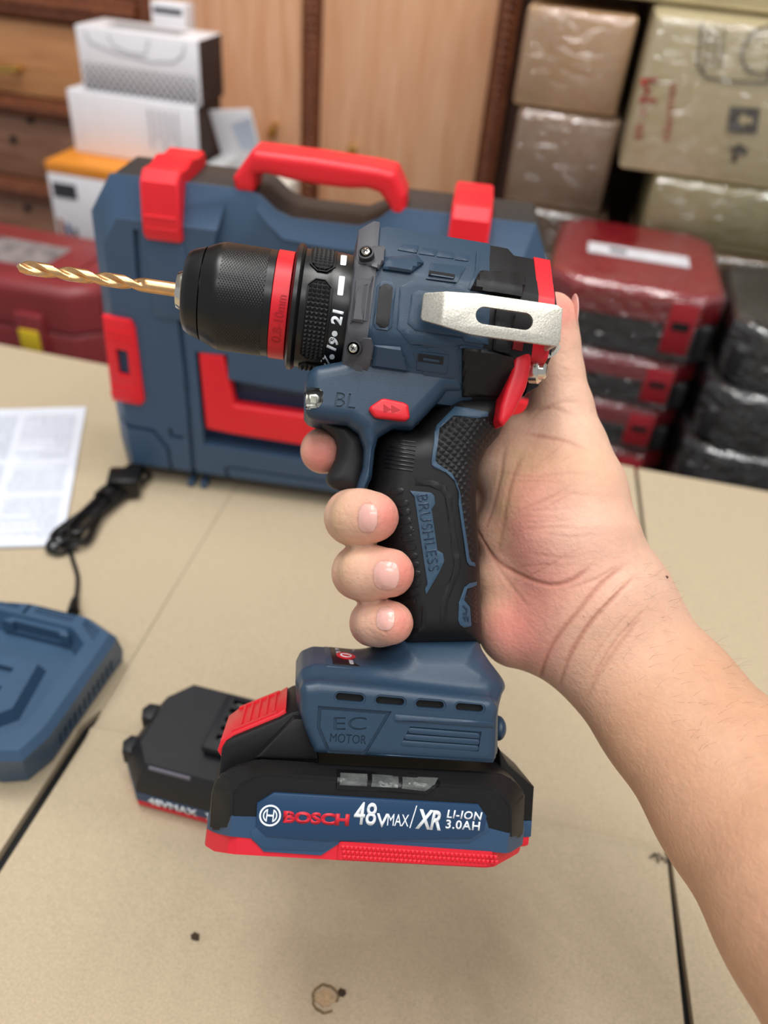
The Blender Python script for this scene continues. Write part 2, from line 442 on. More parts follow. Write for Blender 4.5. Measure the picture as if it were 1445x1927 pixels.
def struct(name, me, m, smooth=30):
    o = link(name, me, m, smooth=smooth); o['kind'] = 'structure'; return o
struct('floor', box(-2.6, 2.2, -2.2, 2.4, -0.02, 0), mat('floor_tile', (150, 140, 128), rough=0.4, noise=.1, nscale=8))
struct('wall_back', box(-2.6, 2.2, 2.02, 2.1, 0, 3.05), mat('wall_paint', (205, 198, 186), rough=0.9, noise=.03, nscale=12))
struct('ceiling', box(-2.6, 2.2, -2.2, 2.1, 3.0, 3.05), mat('ceiling_paint', (235, 233, 228), rough=0.9, noise=.02, nscale=9))

# ---- the table under the cardboard
tb = empty('table', Matrix.Translation((0, 0, 0)), 'black topped work table covered with flat cardboard sheets', 'table')
link('tabletop', box(-0.95, 0.95, -0.45, 0.655, 0.712, 0.744, 0.003), BLACKM, tb)
for x, y in ((-.9, -.4), (.9, -.4), (-.9, .6), (.9, .6)): link('leg', box(x - .025, x + .025, y - .025, y + .025, 0, .713, .002), BLACKM, tb)

# ---- cardboard sheets with creases and dents
def sheet(poly, label, seed, creases=(), dents=()):
    bm = bmesh.new(); vs = [bm.verts.new((x, y, 0)) for x, y in ccw(poly)]; bm.faces.new(vs)
    xs = [p[0] for p in poly]; ys = [p[1] for p in poly]; res = 0.006
    cuts = [(0, v) for v in np.arange(min(xs), max(xs), res * 2.5)] + [(1, v) for v in np.arange(min(ys), max(ys), res * 2.5)]
    for ax, v in cuts:
        bmesh.ops.bisect_plane(bm, geom=bm.verts[:] + bm.edges[:] + bm.faces[:], plane_co=(v, 0, 0) if ax == 0 else (0, v, 0), plane_no=(1, 0, 0) if ax == 0 else (0, 1, 0), dist=1e-6)
    for a, b in creases:
        d = (Vector(b) - Vector(a)).normalized(); n = Vector((d.y, -d.x, 0))
        for k in (-.004, -.002, 0, .002, .004):
            bmesh.ops.bisect_plane(bm, geom=bm.verts[:] + bm.edges[:] + bm.faces[:], plane_co=Vector((a[0], a[1], 0)) + n * k, plane_no=n, dist=1e-6)
    bmesh.ops.triangulate(bm, faces=[f for f in bm.faces if len(f.verts) > 4])
    bd = {v for e in bm.edges if e.is_boundary for v in e.verts}
    from mathutils import noise as mn
    for v in bm.verts:
        x, y = v.co.x, v.co.y
        z = 0.0009 * mn.noise(Vector((x * 7 + seed, y * 7, seed)))
        for a, b in creases:
            A = Vector(a); B = Vector(b); e = B - A; t = max(0, min(1, (Vector((x, y)) - A).dot(e) / e.dot(e))); q = (Vector((x, y)) - A - e * t).length
            z += 0.0020 * math.exp(-(q / 0.0026) ** 2)
        v.co.z = TABLE_Z - 0.0004 + z
    bot = {}
    be = [e for e in bm.edges if e.is_boundary]
    r = bmesh.ops.extrude_edge_only(bm, edges=be)
    for v in r['geom']:
        if isinstance(v, bmesh.types.BMVert): v.co.z = 0.7442
    o = link('cardboard_sheet', done(bm), CARD, smooth=40)
    tag(o, label, 'cardboard'); return o
def onT(px, py): q = W.z(px, py, TABLE_Z); return (q.x, q.y)
s_mid = sheet([(-0.209, -0.45), (-0.212, 0.262), (-0.2132, 0.27), (-0.226, 0.664), (0.1185, 0.664), (0.126, 0.538), (0.1338, 0.27), (0.139, 0.18), (0.146, -0.45)],
      'wide brown cardboard sheet on the table under the spare battery, with small dents', 3,
      creases=[(onT(160, 1372), onT(430, 1418)), (onT(1010, 1552), onT(1262, 1600))])
s_left = sheet([(-0.93, -0.45), (-0.2128, -0.45), (-0.2190, 0.256), (-0.2138, 0.27), (-0.2266, 0.664), (-0.93, 0.66)],
      'brown cardboard sheet on the table under the blue charger and paper manual', 11, creases=[(onT(0, 1335), onT(150, 1375))])
s_right = sheet([(0.1222, 0.664), (0.129, 0.538), (0.1365, 0.27), (0.144, 0.18), (0.1505, -0.45), (0.93, -0.45), (0.93, 0.68)],
      'brown cardboard sheet on the table behind the forearm, right of the dark gap', 23, creases=[(onT(1280, 1625), onT(1445, 1660))])
# torn spots in the middle sheet
def torn(px, py, r, name, n=14, ring=False):
    c = Vector((*onT(px, py), TABLE_Z + .0002)); bm = bmesh.new()
    P = []
    for k in range(n):
        a = 2 * math.pi * k / n; q = r * random.uniform(.7, 1.15)
        P.append((c.x + math.cos(a) * q, c.y + math.sin(a) * q * 0.8))
    prism_bm(bm, P, c.z - .0006, c.z + .0007, 0)
    return done(bm)
DARKPIT = mat('torn_paper', (74, 60, 44), rough=1, noise=.4, nscale=900)
link('torn_spot', torn(367, 1763, .0026, 'a'), DARKPIT, s_mid, smooth=0)
bm = bmesh.new(); c = onT(612, 1879)
P = [(c[0] + math.cos(a) * .0062 * random.uniform(.88, 1.1), c[1] + math.sin(a) * .0062 * random.uniform(.88, 1.08)) for a in [2 * math.pi * k / 18 for k in range(17)]]
for q in strip(P, .0009): prism_bm(bm, q, TABLE_Z - .001, TABLE_Z + .0006)
link('torn_ring', done(bm), mat('torn_edge', (140, 116, 84), rough=1, noise=.3, nscale=900), s_mid, smooth=0)
link('torn_spot', torn(643, 1868, .0022, 'b'), DARKPIT, s_mid, smooth=0)
link('torn_disc', torn(612, 1880, .0048, 'c', 20), mat('torn_disc', (196, 168, 130), rough=1, noise=.2, nscale=700), s_mid, smooth=0)
bm = bmesh.new()
for k in range(7):
    a = onT(1224 + k * 7 + random.uniform(-3, 3), 1606 + random.uniform(-8, 14)); b = onT(1232 + k * 7, 1618 + random.uniform(-9, 9))
    tube_bm(bm, [(*a, TABLE_Z + .001), ((a[0] + b[0]) / 2, (a[1] + b[1]) / 2, TABLE_Z + .0022), (*b, TABLE_Z + .0008)], .0005, 5)
link('torn_fibres', done(bm), DARKPIT, s_mid)

# ---- cabinet along the back
YC = 1.5
cab = empty('cabinet', Matrix.Translation((-0.6, YC, 0)), 'tall varnished wooden cabinet with panel doors, drawers and carved dark trim', 'cabinet')
def cpart(name, me, m, parent=cab, **k):
    me.transform(Matrix.Translation((0.6, -YC, 0))); return link(name, me, m, parent, **k)
cpart('body', box(-1.5, 0.60, YC + .012, YC + .45, 0.0, 1.9), CARCASS)  # right end extended as an added dark backdrop behind the carton gaps
def panel(x0, x1, z0, z1, m, name, y=YC, inset=0.035, par=cab):
    bm = bmesh.new(); box_bm(bm, x0, x1, y - .004, y + .014, z0, z1, .003)
    o = cpart(name, done(bm), m, par); return o
dA = panel(-0.765, -0.487, 0.30, 1.86, DOORW, 'door'); dB = panel(-0.452, -0.160, 0.30, 1.86, DOORW, 'door')
def rope(x, z0, z1, wd, name='carved_trim', horizontal=False, z=None):
    bm = bmesh.new(); box_bm(bm, x - wd / 2, x + wd / 2, YC - .010, YC + .014, z0, z1, .002)
    k = z0
    while k < z1:
        bmesh.ops.create_icosphere(bm, subdivisions=2, radius=.5, matrix=Matrix.Translation((x, YC - .009, k + .006)) @ Matrix.Rotation(rad(28), 4, 'Y') @ Matrix.Diagonal((wd * .62, .012, .0105, 1)))
        k += .0125
    return cpart(name, done(bm), DARKW)
rope(-0.469, .30, 1.86, .030); rope(-0.141, .30, 1.86, .032); rope(-0.777, .30, 1.86, .022)
def knob(par, x, z, r=.008, m=BRASS, name='knob'):
    return cpart(name, lathe([(0, r * .5), (.010, r * .5), (.012, r), (.018, r * 1.1), (.023, r * .7), (.024, 0.0005)], (x, YC - .002, z), Vector((0, -1, 0)), 20), m, par)
knob(dB, -0.385, .777); knob(dA, -0.538, .787); knob(dA, -0.532, .80, .005); knob(dB, -0.438, .664, .006, CARCASS, 'screw_cap')
# left column: drawers with mouldings
def moulding(z0, z1, name='moulding'):
    bm = bmesh.new(); n = 8; P = []
    for k in range(n + 1):
        t = k / n; P.append((YC - .012 - .013 * math.sin(t * math.pi) * (1 if k % 3 else .55), z0 + (z1 - z0) * t))
    P = [(YC + .013, z0)] + P + [(YC + .013, z1)]
    loft_bm(bm, [[(-1.5, a, b) for a, b in P], [(-0.787, a, b) for a, b in P]]); return cpart(name, done(bm), DARKW)
moulding(.915, .965); moulding(.748, .782); moulding(.585, .625); moulding(.40, .43); moulding(1.12, 1.16)
dr = [panel(-1.5, -.79, .785, .912, BOARDW, 'drawer'), panel(-1.5, -.79, .628, .745, DULLW, 'drawer'), panel(-1.5, -.79, .433, .582, DULLW, 'drawer'), panel(-1.5, -.79, .968, 1.118, BOARDW, 'drawer')]
bm = bmesh.new(); tube_bm(bm, spline([(-1.125, YC - .003, .832), (-1.12, YC - .022, .830), (-1.085, YC - .026, .829), (-1.045, YC - .022, .830), (-1.04, YC - .003, .832)], 6), .0055, 10)
cpart('handle', done(bm), BRASS, dr[0])
for d, x, z in ((dr[1], -1.086, .70), (dr[2], -1.085, .565), (dr[1], -1.04, .742)):
    cpart('screw_hole', lathe([(0, .007), (.006, .0068), (.0065, .0005)], (x, YC - .003, z), Vector((0, -1, 0)), 16), BLACKM, d)

# ---- things stacked behind the blue case
def wbox(name, x0, x1, y0, y1, z0, z1, m, label, cat, bev=.002, group=None, side=None):
    me = box(x0, x1, y0, y1, z0, z1, bev)
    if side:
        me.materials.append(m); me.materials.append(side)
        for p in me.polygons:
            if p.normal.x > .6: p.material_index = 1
    t = empty(name, Matrix.Translation(((x0 + x1) / 2, (y0 + y1) / 2, z0)), label, cat, group)
    b = link('body', me, m, t); b.matrix_parent_inverse = Matrix.Translation(((x0 + x1) / 2, (y0 + y1) / 2, z0)).inverted()
    return t
def add(t, name, me, m, **k):
    o = link(name, me, m, t, **k); o.matrix_parent_inverse = t.matrix_world.inverted(); return o
def printed(pts, y, th=.0006):
    """flat printed patch facing the viewer on the plane y"""
    P = [(a, b) for a, b in pts]; me = prism(P, 0, th)
    me.transform(Matrix(((1, 0, 0, 0), (0, 0, -1, y), (0, 1, 0, 0), (0, 0, 0, 1)))); return me
WHITE = mat('white_card', (244, 242, 246), rough=0.45, noise=.02, nscale=40)
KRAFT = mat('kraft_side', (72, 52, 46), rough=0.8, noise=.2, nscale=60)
INK = mat('grey_ink', (84, 84, 92), rough=0.6, noise=.1); FAINT = mat('faint_ink', (205, 204, 210), rough=0.6, noise=.05)
wbox('carton', -.70, -.40, 1.135, 1.36, 0.0, .640, mat('brown_carton', (150, 118, 82), rough=.9, noise=.1), 'brown carton on the floor carrying the boxes behind the blue tool case', 'box')
ob = wbox('box', -.782, -.615, 1.14, 1.33, .642, .786, WHITE, 'white and orange printed box under the two white boxes', 'box')
add(ob, 'orange_top', box(-.7825, -.6145, 1.1395, 1.3305, .770, .7875, .002), mat('orange_print', (240, 150, 50), rough=.5, noise=.06, nscale=30))
add(ob, 'printed_patch', printed([(-.775, .735), (-.735, .735), (-.735, .757), (-.775, .757)], 1.1395), mat('dark_ink', (60, 62, 70), rough=.6, noise=.2, nscale=300))
for k in range(3): add(ob, 'printed_patch', printed([(-.776 + k * .012, .66), (-.768 + k * .012, .66), (-.768 + k * .012, .70 - .006 * k), (-.776 + k * .012, .70 - .006 * k)], 1.1395), mat('photo_ink%d' % k, ((190, 120, 90), (90, 110, 160), (120, 120, 126))[k], rough=.6, noise=.3, nscale=200))
lb = wbox('box', -.764, -.552, 1.20, 1.29, .7885, .879, WHITE, 'plain white box with faint print, lower of the two white boxes', 'box', side=KRAFT)
for k in range(5): add(lb, 'printed_patch', printed([(-.632 + k * .011, .868 - .055 + (.012 if k % 2 else 0)), (-.6275 + k * .011, .868 - .055 + (.012 if k % 2 else 0)), (-.6275 + k * .011, .868), (-.632 + k * .011, .868)], 1.1995), FAINT)
ub = wbox('box', -.738, -.546, 1.205, 1.29, .880, .965, WHITE, 'white box with a grey diamond mesh print, topmost by the cabinet', 'box', side=KRAFT)
# curved diamond print: lines thinning upwards
bm = bmesh.new(); n = 18
for s in (-1, 1):
    for k in range(-6, n + 6):
        x0 = -.738 + .192 * k / n; prev = None
        for j in range(7):
            z = .8815 + .0062 * j; x = x0 + s * (.0062 * j) * .85; wd = .0017 * (1 - j / 9)
            if prev and all(-.7375 < q < -.5465 for q in (x, prev[0])):
                P = [(prev[0] - prev[2], prev[1]), (prev[0] + prev[2], prev[1]), (x + wd, z), (x - wd, z)]
                vs = [bm.verts.new((a, 1.2045, b)) for a, b in P]; bm.faces.new(vs)
            prev = (x, z, wd)
me = bpy.data.meshes.new('print'); bm.to_mesh(me); bm.free()
add(ub, 'mesh_print', me, INK, smooth=0)
def line_print(pts, wd, y):
    return join([printed(q, y, .0004) for q in strip(pts, wd)])
add(ub, 'outline_print', line_print([(-.722, .958), (-.716, .945), (-.68, .936), (-.62, .930), (-.585, .934), (-.57, .945), (-.567, .958)], .003, 1.2046), FAINT)
add(ub, 'outline_print', line_print([(-.685, .958), (-.68, .945), (-.655, .938), (-.63, .938), (-.622, .958)], .0025, 1.2046), FAINT)
add(ub, 'lid_patch', box(-.70, -.585, 1.225, 1.262, .9652, .9658), mat('lid_grey', (150, 150, 152), rough=.6))  # flat grey patch on the box lid
tg = wbox('price_card', -.668, -.613, 1.31, 1.345, .880, .992, WHITE, 'small white label card standing behind the topmost white box', 'card', bev=.0008)
add(tg, 'printed_patch', printed([(-.664, .978), (-.617, .978), (-.617, .986), (-.664, .986)], 1.3095), INK)
pb = wbox('box', -.512, -.425, 1.22, 1.30, .642, .772, mat('cream_card', (226, 220, 208), rough=.6, noise=.04, nscale=40), 'cream box behind the red carrying handle of the tool case', 'box')
wbox('box', -.545, -.516, 1.20, 1.30, .642, .80, mat('grey_card', (196, 196, 196), rough=.6, noise=.04, nscale=40), 'thin grey box beside the cream box behind the tool case', 'box')
M_leaf = Matrix.Translation((-.508, 1.262, .803)) @ Matrix.Rotation(rad(-9), 4, 'Y') @ Matrix.Rotation(rad(14), 4, 'X')
lf = box(-.034, .034, -.0012, .0012, -.03, .072, .0004)
o = link('leaflet', lf, WHITE, M=M_leaf); tag(o, 'folded white leaflet leaning on the boxes left of the carrying handle', 'leaflet')
bm = bmesh.new(); vs = [bm.verts.new(v) for v in ((.002, -.0014, .01), (.030, -.0014, .005), (.031, -.0014, .06), (-.005, -.0014, .05))]; bm.faces.new(vs)
me = bpy.data.meshes.new('p'); bm.to_mesh(me); bm.free(); link('printed_patch', me, mat('pale_blue_ink', (205, 215, 232), rough=.6), o, smooth=0)

# ---- cartons under film, right of the cabinet
KR = mat('kraft', (226, 186, 144), rough=.85, noise=.12, nscale=9, stretch=(1, 1, .3))
KR2 = mat('kraft_pale', (222, 206, 164), rough=.85, noise=.1, nscale=9, stretch=(1, 1, .3))
FILM = film()
def carton(x0, x1, y0, y1, z0, z1, m, label, group=None):
    t = wbox('carton', x0, x1, y0, y1, z0, z1, m, label, 'box', bev=.006, group=group)
    add(t, 'plastic_wrap', box(x0 - .002, x1 + .002, y0 - .003, y1, z0 + .0005, z1 + .0015, .012, 3), FILM)
    return t
carton(-.099, .050, 1.30, 1.48, .9215, 1.046, KR, 'plain brown carton in film beside the cabinet, above the duller one')
carton(-.088, .060, 1.30, 1.48, .785, .9175, mat('kraft_dull', (188, 156, 130), rough=.85, noise=.12, nscale=9), 'dull brown carton in film beside the cabinet, lower of the pair')
carton(-.09, .075, 1.29, 1.48, .0, .782, mat('kraft_old', (120, 96, 72), rough=.9, noise=.12), 'tall brown carton on the floor at the bottom of the pair beside the cabinet')
bg = carton(.066, .335, 1.20, 1.45, .880, 1.062, KR2, 'big pale carton in film with red lettering and arrow symbols')
carton(.117, .345, 1.20, 1.45, .790, .877, mat('kraft_olive', (176, 164, 120), rough=.85, noise=.12, nscale=9), 'olive brown carton in film directly under the lettered carton')
carton(.110, .36, 1.19, 1.45, .0, .787, mat('kraft_old', (120, 96, 72)), 'tall brown carton on the floor under the olive brown one')
carton(-.10, .34, 1.30, 1.47, 1.066, 1.20, KR2, 'long pale carton lying across the top of the carton stacks')
RED_INK = mat('red_ink', (200, 52, 44), rough=.6, noise=.1); BLK_INK = mat('black_ink', (66, 58, 50), rough=.6, noise=.1)
def ontoY(px, py, y): q = W.y(px, py, y); return (q.x, q.z)
YB = 1.1985
def ytext(s, a, b, h, y, m, par, name='lettering', bold=.0, shear=0):
    me = text_mesh(s, a, b, h, 0, .0005, bold, shear); me.transform(Matrix(((1, 0, 0, 0), (0, 0, -1, y), (0, 1, 0, 0), (0, 0, 0, 1)))); return add(par, name, me, m, smooth=0)
ytext('M', ontoY(1234, 192, YB), ontoY(1238, 146, YB), .021, YB, RED_INK, bg)
ytext('ak a', ontoY(1206, 262, YB), ontoY(1216, 205, YB), .012, YB, RED_INK, bg)
ytext('Hermes', ontoY(1262, 262, YB), ontoY(1272, 155, YB), .010, YB, RED_INK, bg)
a1 = [ontoY(*p, YB) for p in ((1374, 200), (1430, 204), (1424, 252), (1368, 248))]
add(bg, 'handling_symbol', printed(a1, YB), BLK_INK)
add(bg, 'handling_symbol', printed([ontoY(*p, YB) for p in ((1388, 224), (1402, 212), (1401, 220), (1416, 222), (1415, 232), (1400, 231), (1399, 240))], YB - .0006), KR2)
bm_ = [ontoY(*p, YB) for p in ((1372, 280), (1392, 270), (1408, 282), (1404, 292), (1390, 288), (1384, 306), (1376, 304), (1380, 287))]
add(bg, 'handling_symbol', printed(bm_, YB), BLK_INK)
ring = [ontoY(*p, YB) for p in ((1322, 44), (1312, 120), (1330, 146), (1375, 152), (1445, 156), (1460, 60))]
add(bg, 'stamp_outline', join([printed(q, YB, .0005) for q in strip(ring, .003)]), mat('stamp_ink', (118, 108, 84), rough=.6))
for k in range(3): add(bg, 'stamp_text', join([printed(q, YB, .0005) for q in strip([ontoY(1335 + 14 * k, 55, YB), ontoY(1326 + 14 * k, 130, YB)], .0025)]), MATS['stamp_ink'])
cc = ontoY(1440, 95, YB); add(bg, 'stamp_text', join([printed(q, YB, .0005) for q in strip([(cc[0] + .026 * math.cos(a * .4), cc[1] + .026 * math.sin(a * .4)) for a in range(17)], .003)]), MATS['stamp_ink'])

# ---- organiser cases: red lids over black bodies
CRED = mat('case_red', (158, 34, 44), rough=.35, noise=.08, nscale=20); CBLK = mat('case_black', (34, 33, 36), rough=.4, noise=.1, nscale=20)
def organiser(x0, x1, y0, y1, z0, z1, label, lid=.45, lx=.78, red=CRED, latch=True, group='red organiser cases', flabel=False):
    t = empty('tool_case', Matrix.Translation(((x0 + x1) / 2, (y0 + y1) / 2, z0)), label, 'tool case', group)
    zs = z1 - (z1 - z0) * lid; bv = min(.014, (z1 - z0) * .2)
    add(t, 'body', box(x0 + .004, x1 - .004, y0 + .006, y1 - .004, z0, zs + .002, bv * .6, 3), CBLK)
    c = .03
    P = [(x0 + c, y0), (x1 - c, y0), (x1, y0 + c), (x1, y1 - c), (x1 - c, y1), (x0 + c, y1), (x0, y1 - c), (x0, y0 + c)]
    add(t, 'lid', prism(P, zs, z1, bv, seg=3), red)
    bm = bmesh.new(); box_bm(bm, x0 + .05, x1 - .05, y0 + .03, y1 - .04, z1 - .001, z1 + .0012, .001); add(t, 'lid_panel', done(bm), red)
    if latch:
        for f in (lx,):
            xc = x0 + (x1 - x0) * f; wl = .017
            l = add(t, 'latch', box(xc - wl, xc + wl, y0 - .005, y0 + .004, z0 + (z1 - z0) * .14, z1 - (z1 - z0) * .12, .0025), red)
            add(t, 'latch_slot', box(xc - wl * .6, xc + wl * .6, y0 - .0058, y0 - .004, z0 + (z1 - z0) * .50, z0 + (z1 - z0) * .62), BLACKM)
    add(t, 'plastic_wrap', prism([(a + (.003 if a > (x0 + x1) / 2 else -.003), b + (.003 if b > y0 + .05 else -.004)) for a, b in P], z0 + .001, z1 + .0018, .012, seg=4), FILM)
    return t
YR = .95
st = wbox('stand', .0, .42, .93, 1.17, 0, .45, mat('stand_wood', (96, 70, 52), rough=.6, noise=.1), 'low brown wooden stand behind the table under the tool cases', 'stand')
t1 = organiser(.004, .214, YR, 1.185, .728, .815, 'red and black tool case in film with a white label, topmost of its stack')
add(t1, 'paper_label', box(.045, .172, 1.035, 1.072, .8169, .8176), mat('label_paper', (226, 224, 230), rough=.5, noise=.1, nscale=90))
add(t1, 'label_print', box(.072, .094, 1.048, 1.060, .8177, .8180), INK)
organiser(.006, .208, YR, 1.185, .661, .7255, 'red and black tool case in film, second from the top of its stack')
organiser(.004, .203, YR, 1.185, .595, .659, 'red and black tool case in film, third from the top of its stack')
organiser(.008, .204, YR, 1.185, .525, .593, 'red and black tool case in film at table level, lowest of its stack')
add(st, 'riser', box(.004, .41, .94, 1.16, .449, .5235), MATS['stand_wood'])
def blackcase(x0, x1, y0, y1, z0, z1, label):
    t = organiser(x0, x1, y0, y1, z0, z1, label, lid=.4, red=CBLK, latch=False, group='black tool cases'); return t
blackcase(.222, .45, .90, 1.12, .738, .808, 'black tool case in film right of the red stack, topmost of three')
blackcase(.214, .45, .885, 1.12, .663, .735, 'black tool case in film right of the red stack, middle of three')
blackcase(.210, .45, .875, 1.12, .588, .660, 'black tool case in film right of the red stack, lowest of three')
add(st, 'riser', box(.222, .44, .94, 1.10, .449, .586), MATS['stand_wood'])
# left red case with a yellow latch
sl = wbox('stool', -.86, -.50, .74, .98, 0, .600, mat('stand_wood', (96, 70, 52)), 'low wooden stool behind the table under the maroon case', 'stool')
CR2 = mat('case_maroon', (142, 52, 56), rough=.4, noise=.1, nscale=25)
lc = empty('tool_case', Matrix.Translation((-.68, .87, .602)), 'maroon tool case with a yellow latch, left behind the table', 'tool case')
P = [(-.86, .79), (-.545, .79), (-.518, .815), (-.518, .96), (-.86, .96)]
add(lc, 'body', prism(P, .602, .70, .008, both=True, seg=3), CR2); add(lc, 'lid', prism(P, .702, .758, .014, seg=3), CR2)
add(lc, 'lid_panel', box(-.74, -.56, .82, .93, .757, .761, .002), CR2)
add(lc, 'paper_label', box(-.70, -.60, .83, .90, .7612, .7618), mat('worn_label', (160, 150, 150), rough=.6, noise=.4, nscale=60))
add(lc, 'latch', box(-.617, -.580, .780, .792, .66, .722, .003), CR2)
add(lc, 'latch_plate', box(-.612, -.585, .777, .781, .667, .703, .002), mat('yellow_plastic', (222, 190, 40), rough=.4, noise=.05))

# ================================================================ THE BLUE TOOL CASE
PBLUE = mat('case_blue', (62, 87, 115), rough=.42, noise=.05, nscale=30, bump=.00004, bscale=1800)
PRED = mat('case_red_plastic', (238, 34, 48), rough=.38, noise=.04, nscale=30)
PBLK = mat('case_dark', (52, 50, 50), rough=.5, noise=.08, nscale=40, bump=.00004, bscale=1800)
ca = rad(6.5); cX = Vector((math.cos(ca), math.sin(ca), 0)); cY = Vector((0, 0, 1)); cZ = cX.cross(cY)
CMX = Matrix((cX, cY, cZ)).transposed().to_4x4(); CMX.translation = Vector((-.318, .490, TABLE_Z + .0045))
CF = Frame(CMX)
case = empty('tool_case', CMX, 'blue tool case with red latches and red carrying handle, standing upright on the table', 'tool case')
def C(pts, z=0.0): return CF.xy(pts, z)
H = .2445; WD = .3225
full = [(.004, .003), (.0135, -.001 + .003), (.045, .002), (.3, .002), (.318, .010), (.323, .03), (.3235, .215), (.3085, H), (.214, H), (.205, .236), (.192, .2295), (.146, .2295), (.135, .2335), (.125, .242), (.115, H), (.0215, H), (.0045, .218), (.001, .075), (.0015, .03)]
full = [(x, max(y, .001)) for x, y in full]
front = offset(full, -.0105)
front = [(x, y if y < .1 else y - .014) for x, y in front]
bm = bmesh.new(); fl = ccw(full)
loft_bm(bm, [[(x, y, -.0135) for x, y in fl], [(x, y, -.012) for x, y in fl], [(x, y, -.0008) for x, y in front], [(x, y, 0) for x, y in offset(front, -.0008)]])
shell = done(bm)
def cutp(pts, depth, px=True, z1=.02):
    P = C(pts) if px else pts
    return prism(P, -depth, z1)
cuts = [cutp([(367, 662), (428, 668), (430, 714), (560, 736), (760, 770), (905, 800), (915, 745), (950, 752), (930, 922), (384, 838)], .0125)]
cuts.append(cutp([(402, 458), (420, 384), (452, 388), (475, 400), (500, 430), (530, 456), (590, 468), (660, 478), (700, 470), (735, 448), (800, 458), (800, 560), (405, 505)], .008))
fb = bvh_of(shell)
def gro(pts, wd=.0032, dep=.0030, closed=False):
    bm = bmesh.new(); groove_bm(bm, C(pts), wd, fb, dep, closed, up=.004); return done(bm)
cuts += [gro([(256, 432), (262, 525), (275, 542), (331, 548)], .0045, .004), gro([(323, 440), (334, 560), (350, 700), (366, 908)], .0042, .004),
         gro([(224, 785), (240, 802), (288, 811), (316, 844), (324, 894)]), gro([(320, 806), (323, 821), (345, 824)]),
         gro([(310, 497), (283, 494), (286, 520), (312, 524)], .0025), gro([(426, 878), (429, 915)], .003), gro([(428, 879), (520, 893), (700, 920)], .0018),
         gro([(190, 583), (248, 592), (262, 608), (280, 756), (270, 768), (210, 756)], .0022)]
shell2 = boolean(shell.copy(), cuts)
link('front_shell', shell2, PBLUE, case, smooth=28)
back = [(x, y) for x, y in offset(full, -.0012)]
link('rear_shell', prism(back, -.064, -.0137, .003, both=True), PBLK, case)
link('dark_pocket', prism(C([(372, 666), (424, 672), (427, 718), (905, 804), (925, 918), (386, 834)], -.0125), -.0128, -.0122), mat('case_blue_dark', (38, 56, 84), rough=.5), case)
# carved side latch with a window
def lat(name, pts, win, z0=-.001, z1=.0035):
    me = prism(C(pts), z0, z1, .0008); L = link(name, boolean(me, [prism(C(win), -.01, .02)]), PRED, case, smooth=28)
    link('latch_window', prism(C(offset(win, -1)), -.002, .0005), mat('case_blue_dark', (38, 56, 84)), L)
    return L
ll = lat('side_latch', [(195, 591), (248, 601), (255, 615), (273, 752), (267, 759), (214, 749)], [(221, 652), (243, 657), (248, 705), (227, 700)])
bm = bmesh.new()
for a, b in (((203, 617), (254, 627)), ((205, 630), (256, 640)), ((212, 722), (267, 732)), ((211, 735), (268, 745))):
    for q in strip(C([a, b]), .0012): prism_bm(bm, q, .0034, .0042)
link('latch_rib', done(bm), PRED, ll, smooth=0)
lat('side_latch', [(948, 745), (999, 755), (978, 905), (928, 893)], [(962, 800), (980, 804), (972, 850), (955, 846)])
# top latches wrapping over the upper edge
def toplatch(x0, x1, yb):
    prof = [(.004, yb), (.0065, yb + .004), (.0065, yb + .016), (.003, .247), (-.004, .2535), (-.018, .2525), (-.030, .2555), (-.044, .2525), (-.056, .2535), (-.060, .250), (-.060, .243), (-.012, .240), (-.004, yb)]
    bm = bmesh.new(); xs = [x0, x0 + .0015, x1 - .0015, x1]; rings = []
    for k, x in enumerate(xs):
        s = .0012 if k in (0, 3) else 0
        P = offset([(a, b) for a, b in prof], -s) if s else ccw(prof)
        rings.append([(x, b, a) for a, b in P])
    loft_bm(bm, rings); L = link('top_latch', done(bm), PRED, case)
    bm = bmesh.new()
    for k in range(2): box_bm(bm, x0 + .002, x1 - .002, yb + .008 + .008 * k, yb + .0095 + .008 * k, .004, .0072, .0004, 1)
    link('latch_rib', done(bm), PRED, L)
toplatch(.0475, .0735, .209); toplatch(.2525, .2785, .209)
link('latch_channel', prism([(.047, .150), (.074, .150), (.074, .208), (.047, .208)], -.001, .0014, .0006), PBLUE, case)
# carrying handle
out = [(435, 336), (472, 284), (600, 300), (713, 318), (744, 326), (763, 370), (762, 409), (735, 408), (731, 392), (713, 366), (690, 358), (650, 358), (600, 352), (545, 342), (500, 330), (479, 331), (476, 366), (441, 363)]
P = CF.xy(out, -.010)
def handle_mesh(P, zc, h, r):
    xs = [p[0] for p in P]; ys = [p[1] for p in P]
    return surface(lambda X, Y, Z: slab(P, zc, h, r, X, Y, Z), (min(xs) - .004, min(ys) - .004, zc - h - .004), (max(xs) + .004, max(ys) + .004, zc + h + .004), .0011, 2)
link('carrying_handle', handle_mesh(P, -.025, .015, .0055), PRED, case, smooth=180)
# second handle folded into the front pocket
P = C([(371, 662), (421, 667), (441, 764), (620, 790), (800, 815), (905, 830), (918, 760), (950, 765), (930, 905), (640, 852), (440, 820), (386, 809)], .0)
fh = link('folding_handle', handle_mesh(P, -.0062, .0060, .0030), PRED, case, smooth=180)
for x in (.062, .073, .24, .25): link('foot', box(x - .0025, x + .0025, -.0045, .0015, -.012, -.001, .0005), PBLUE, case)

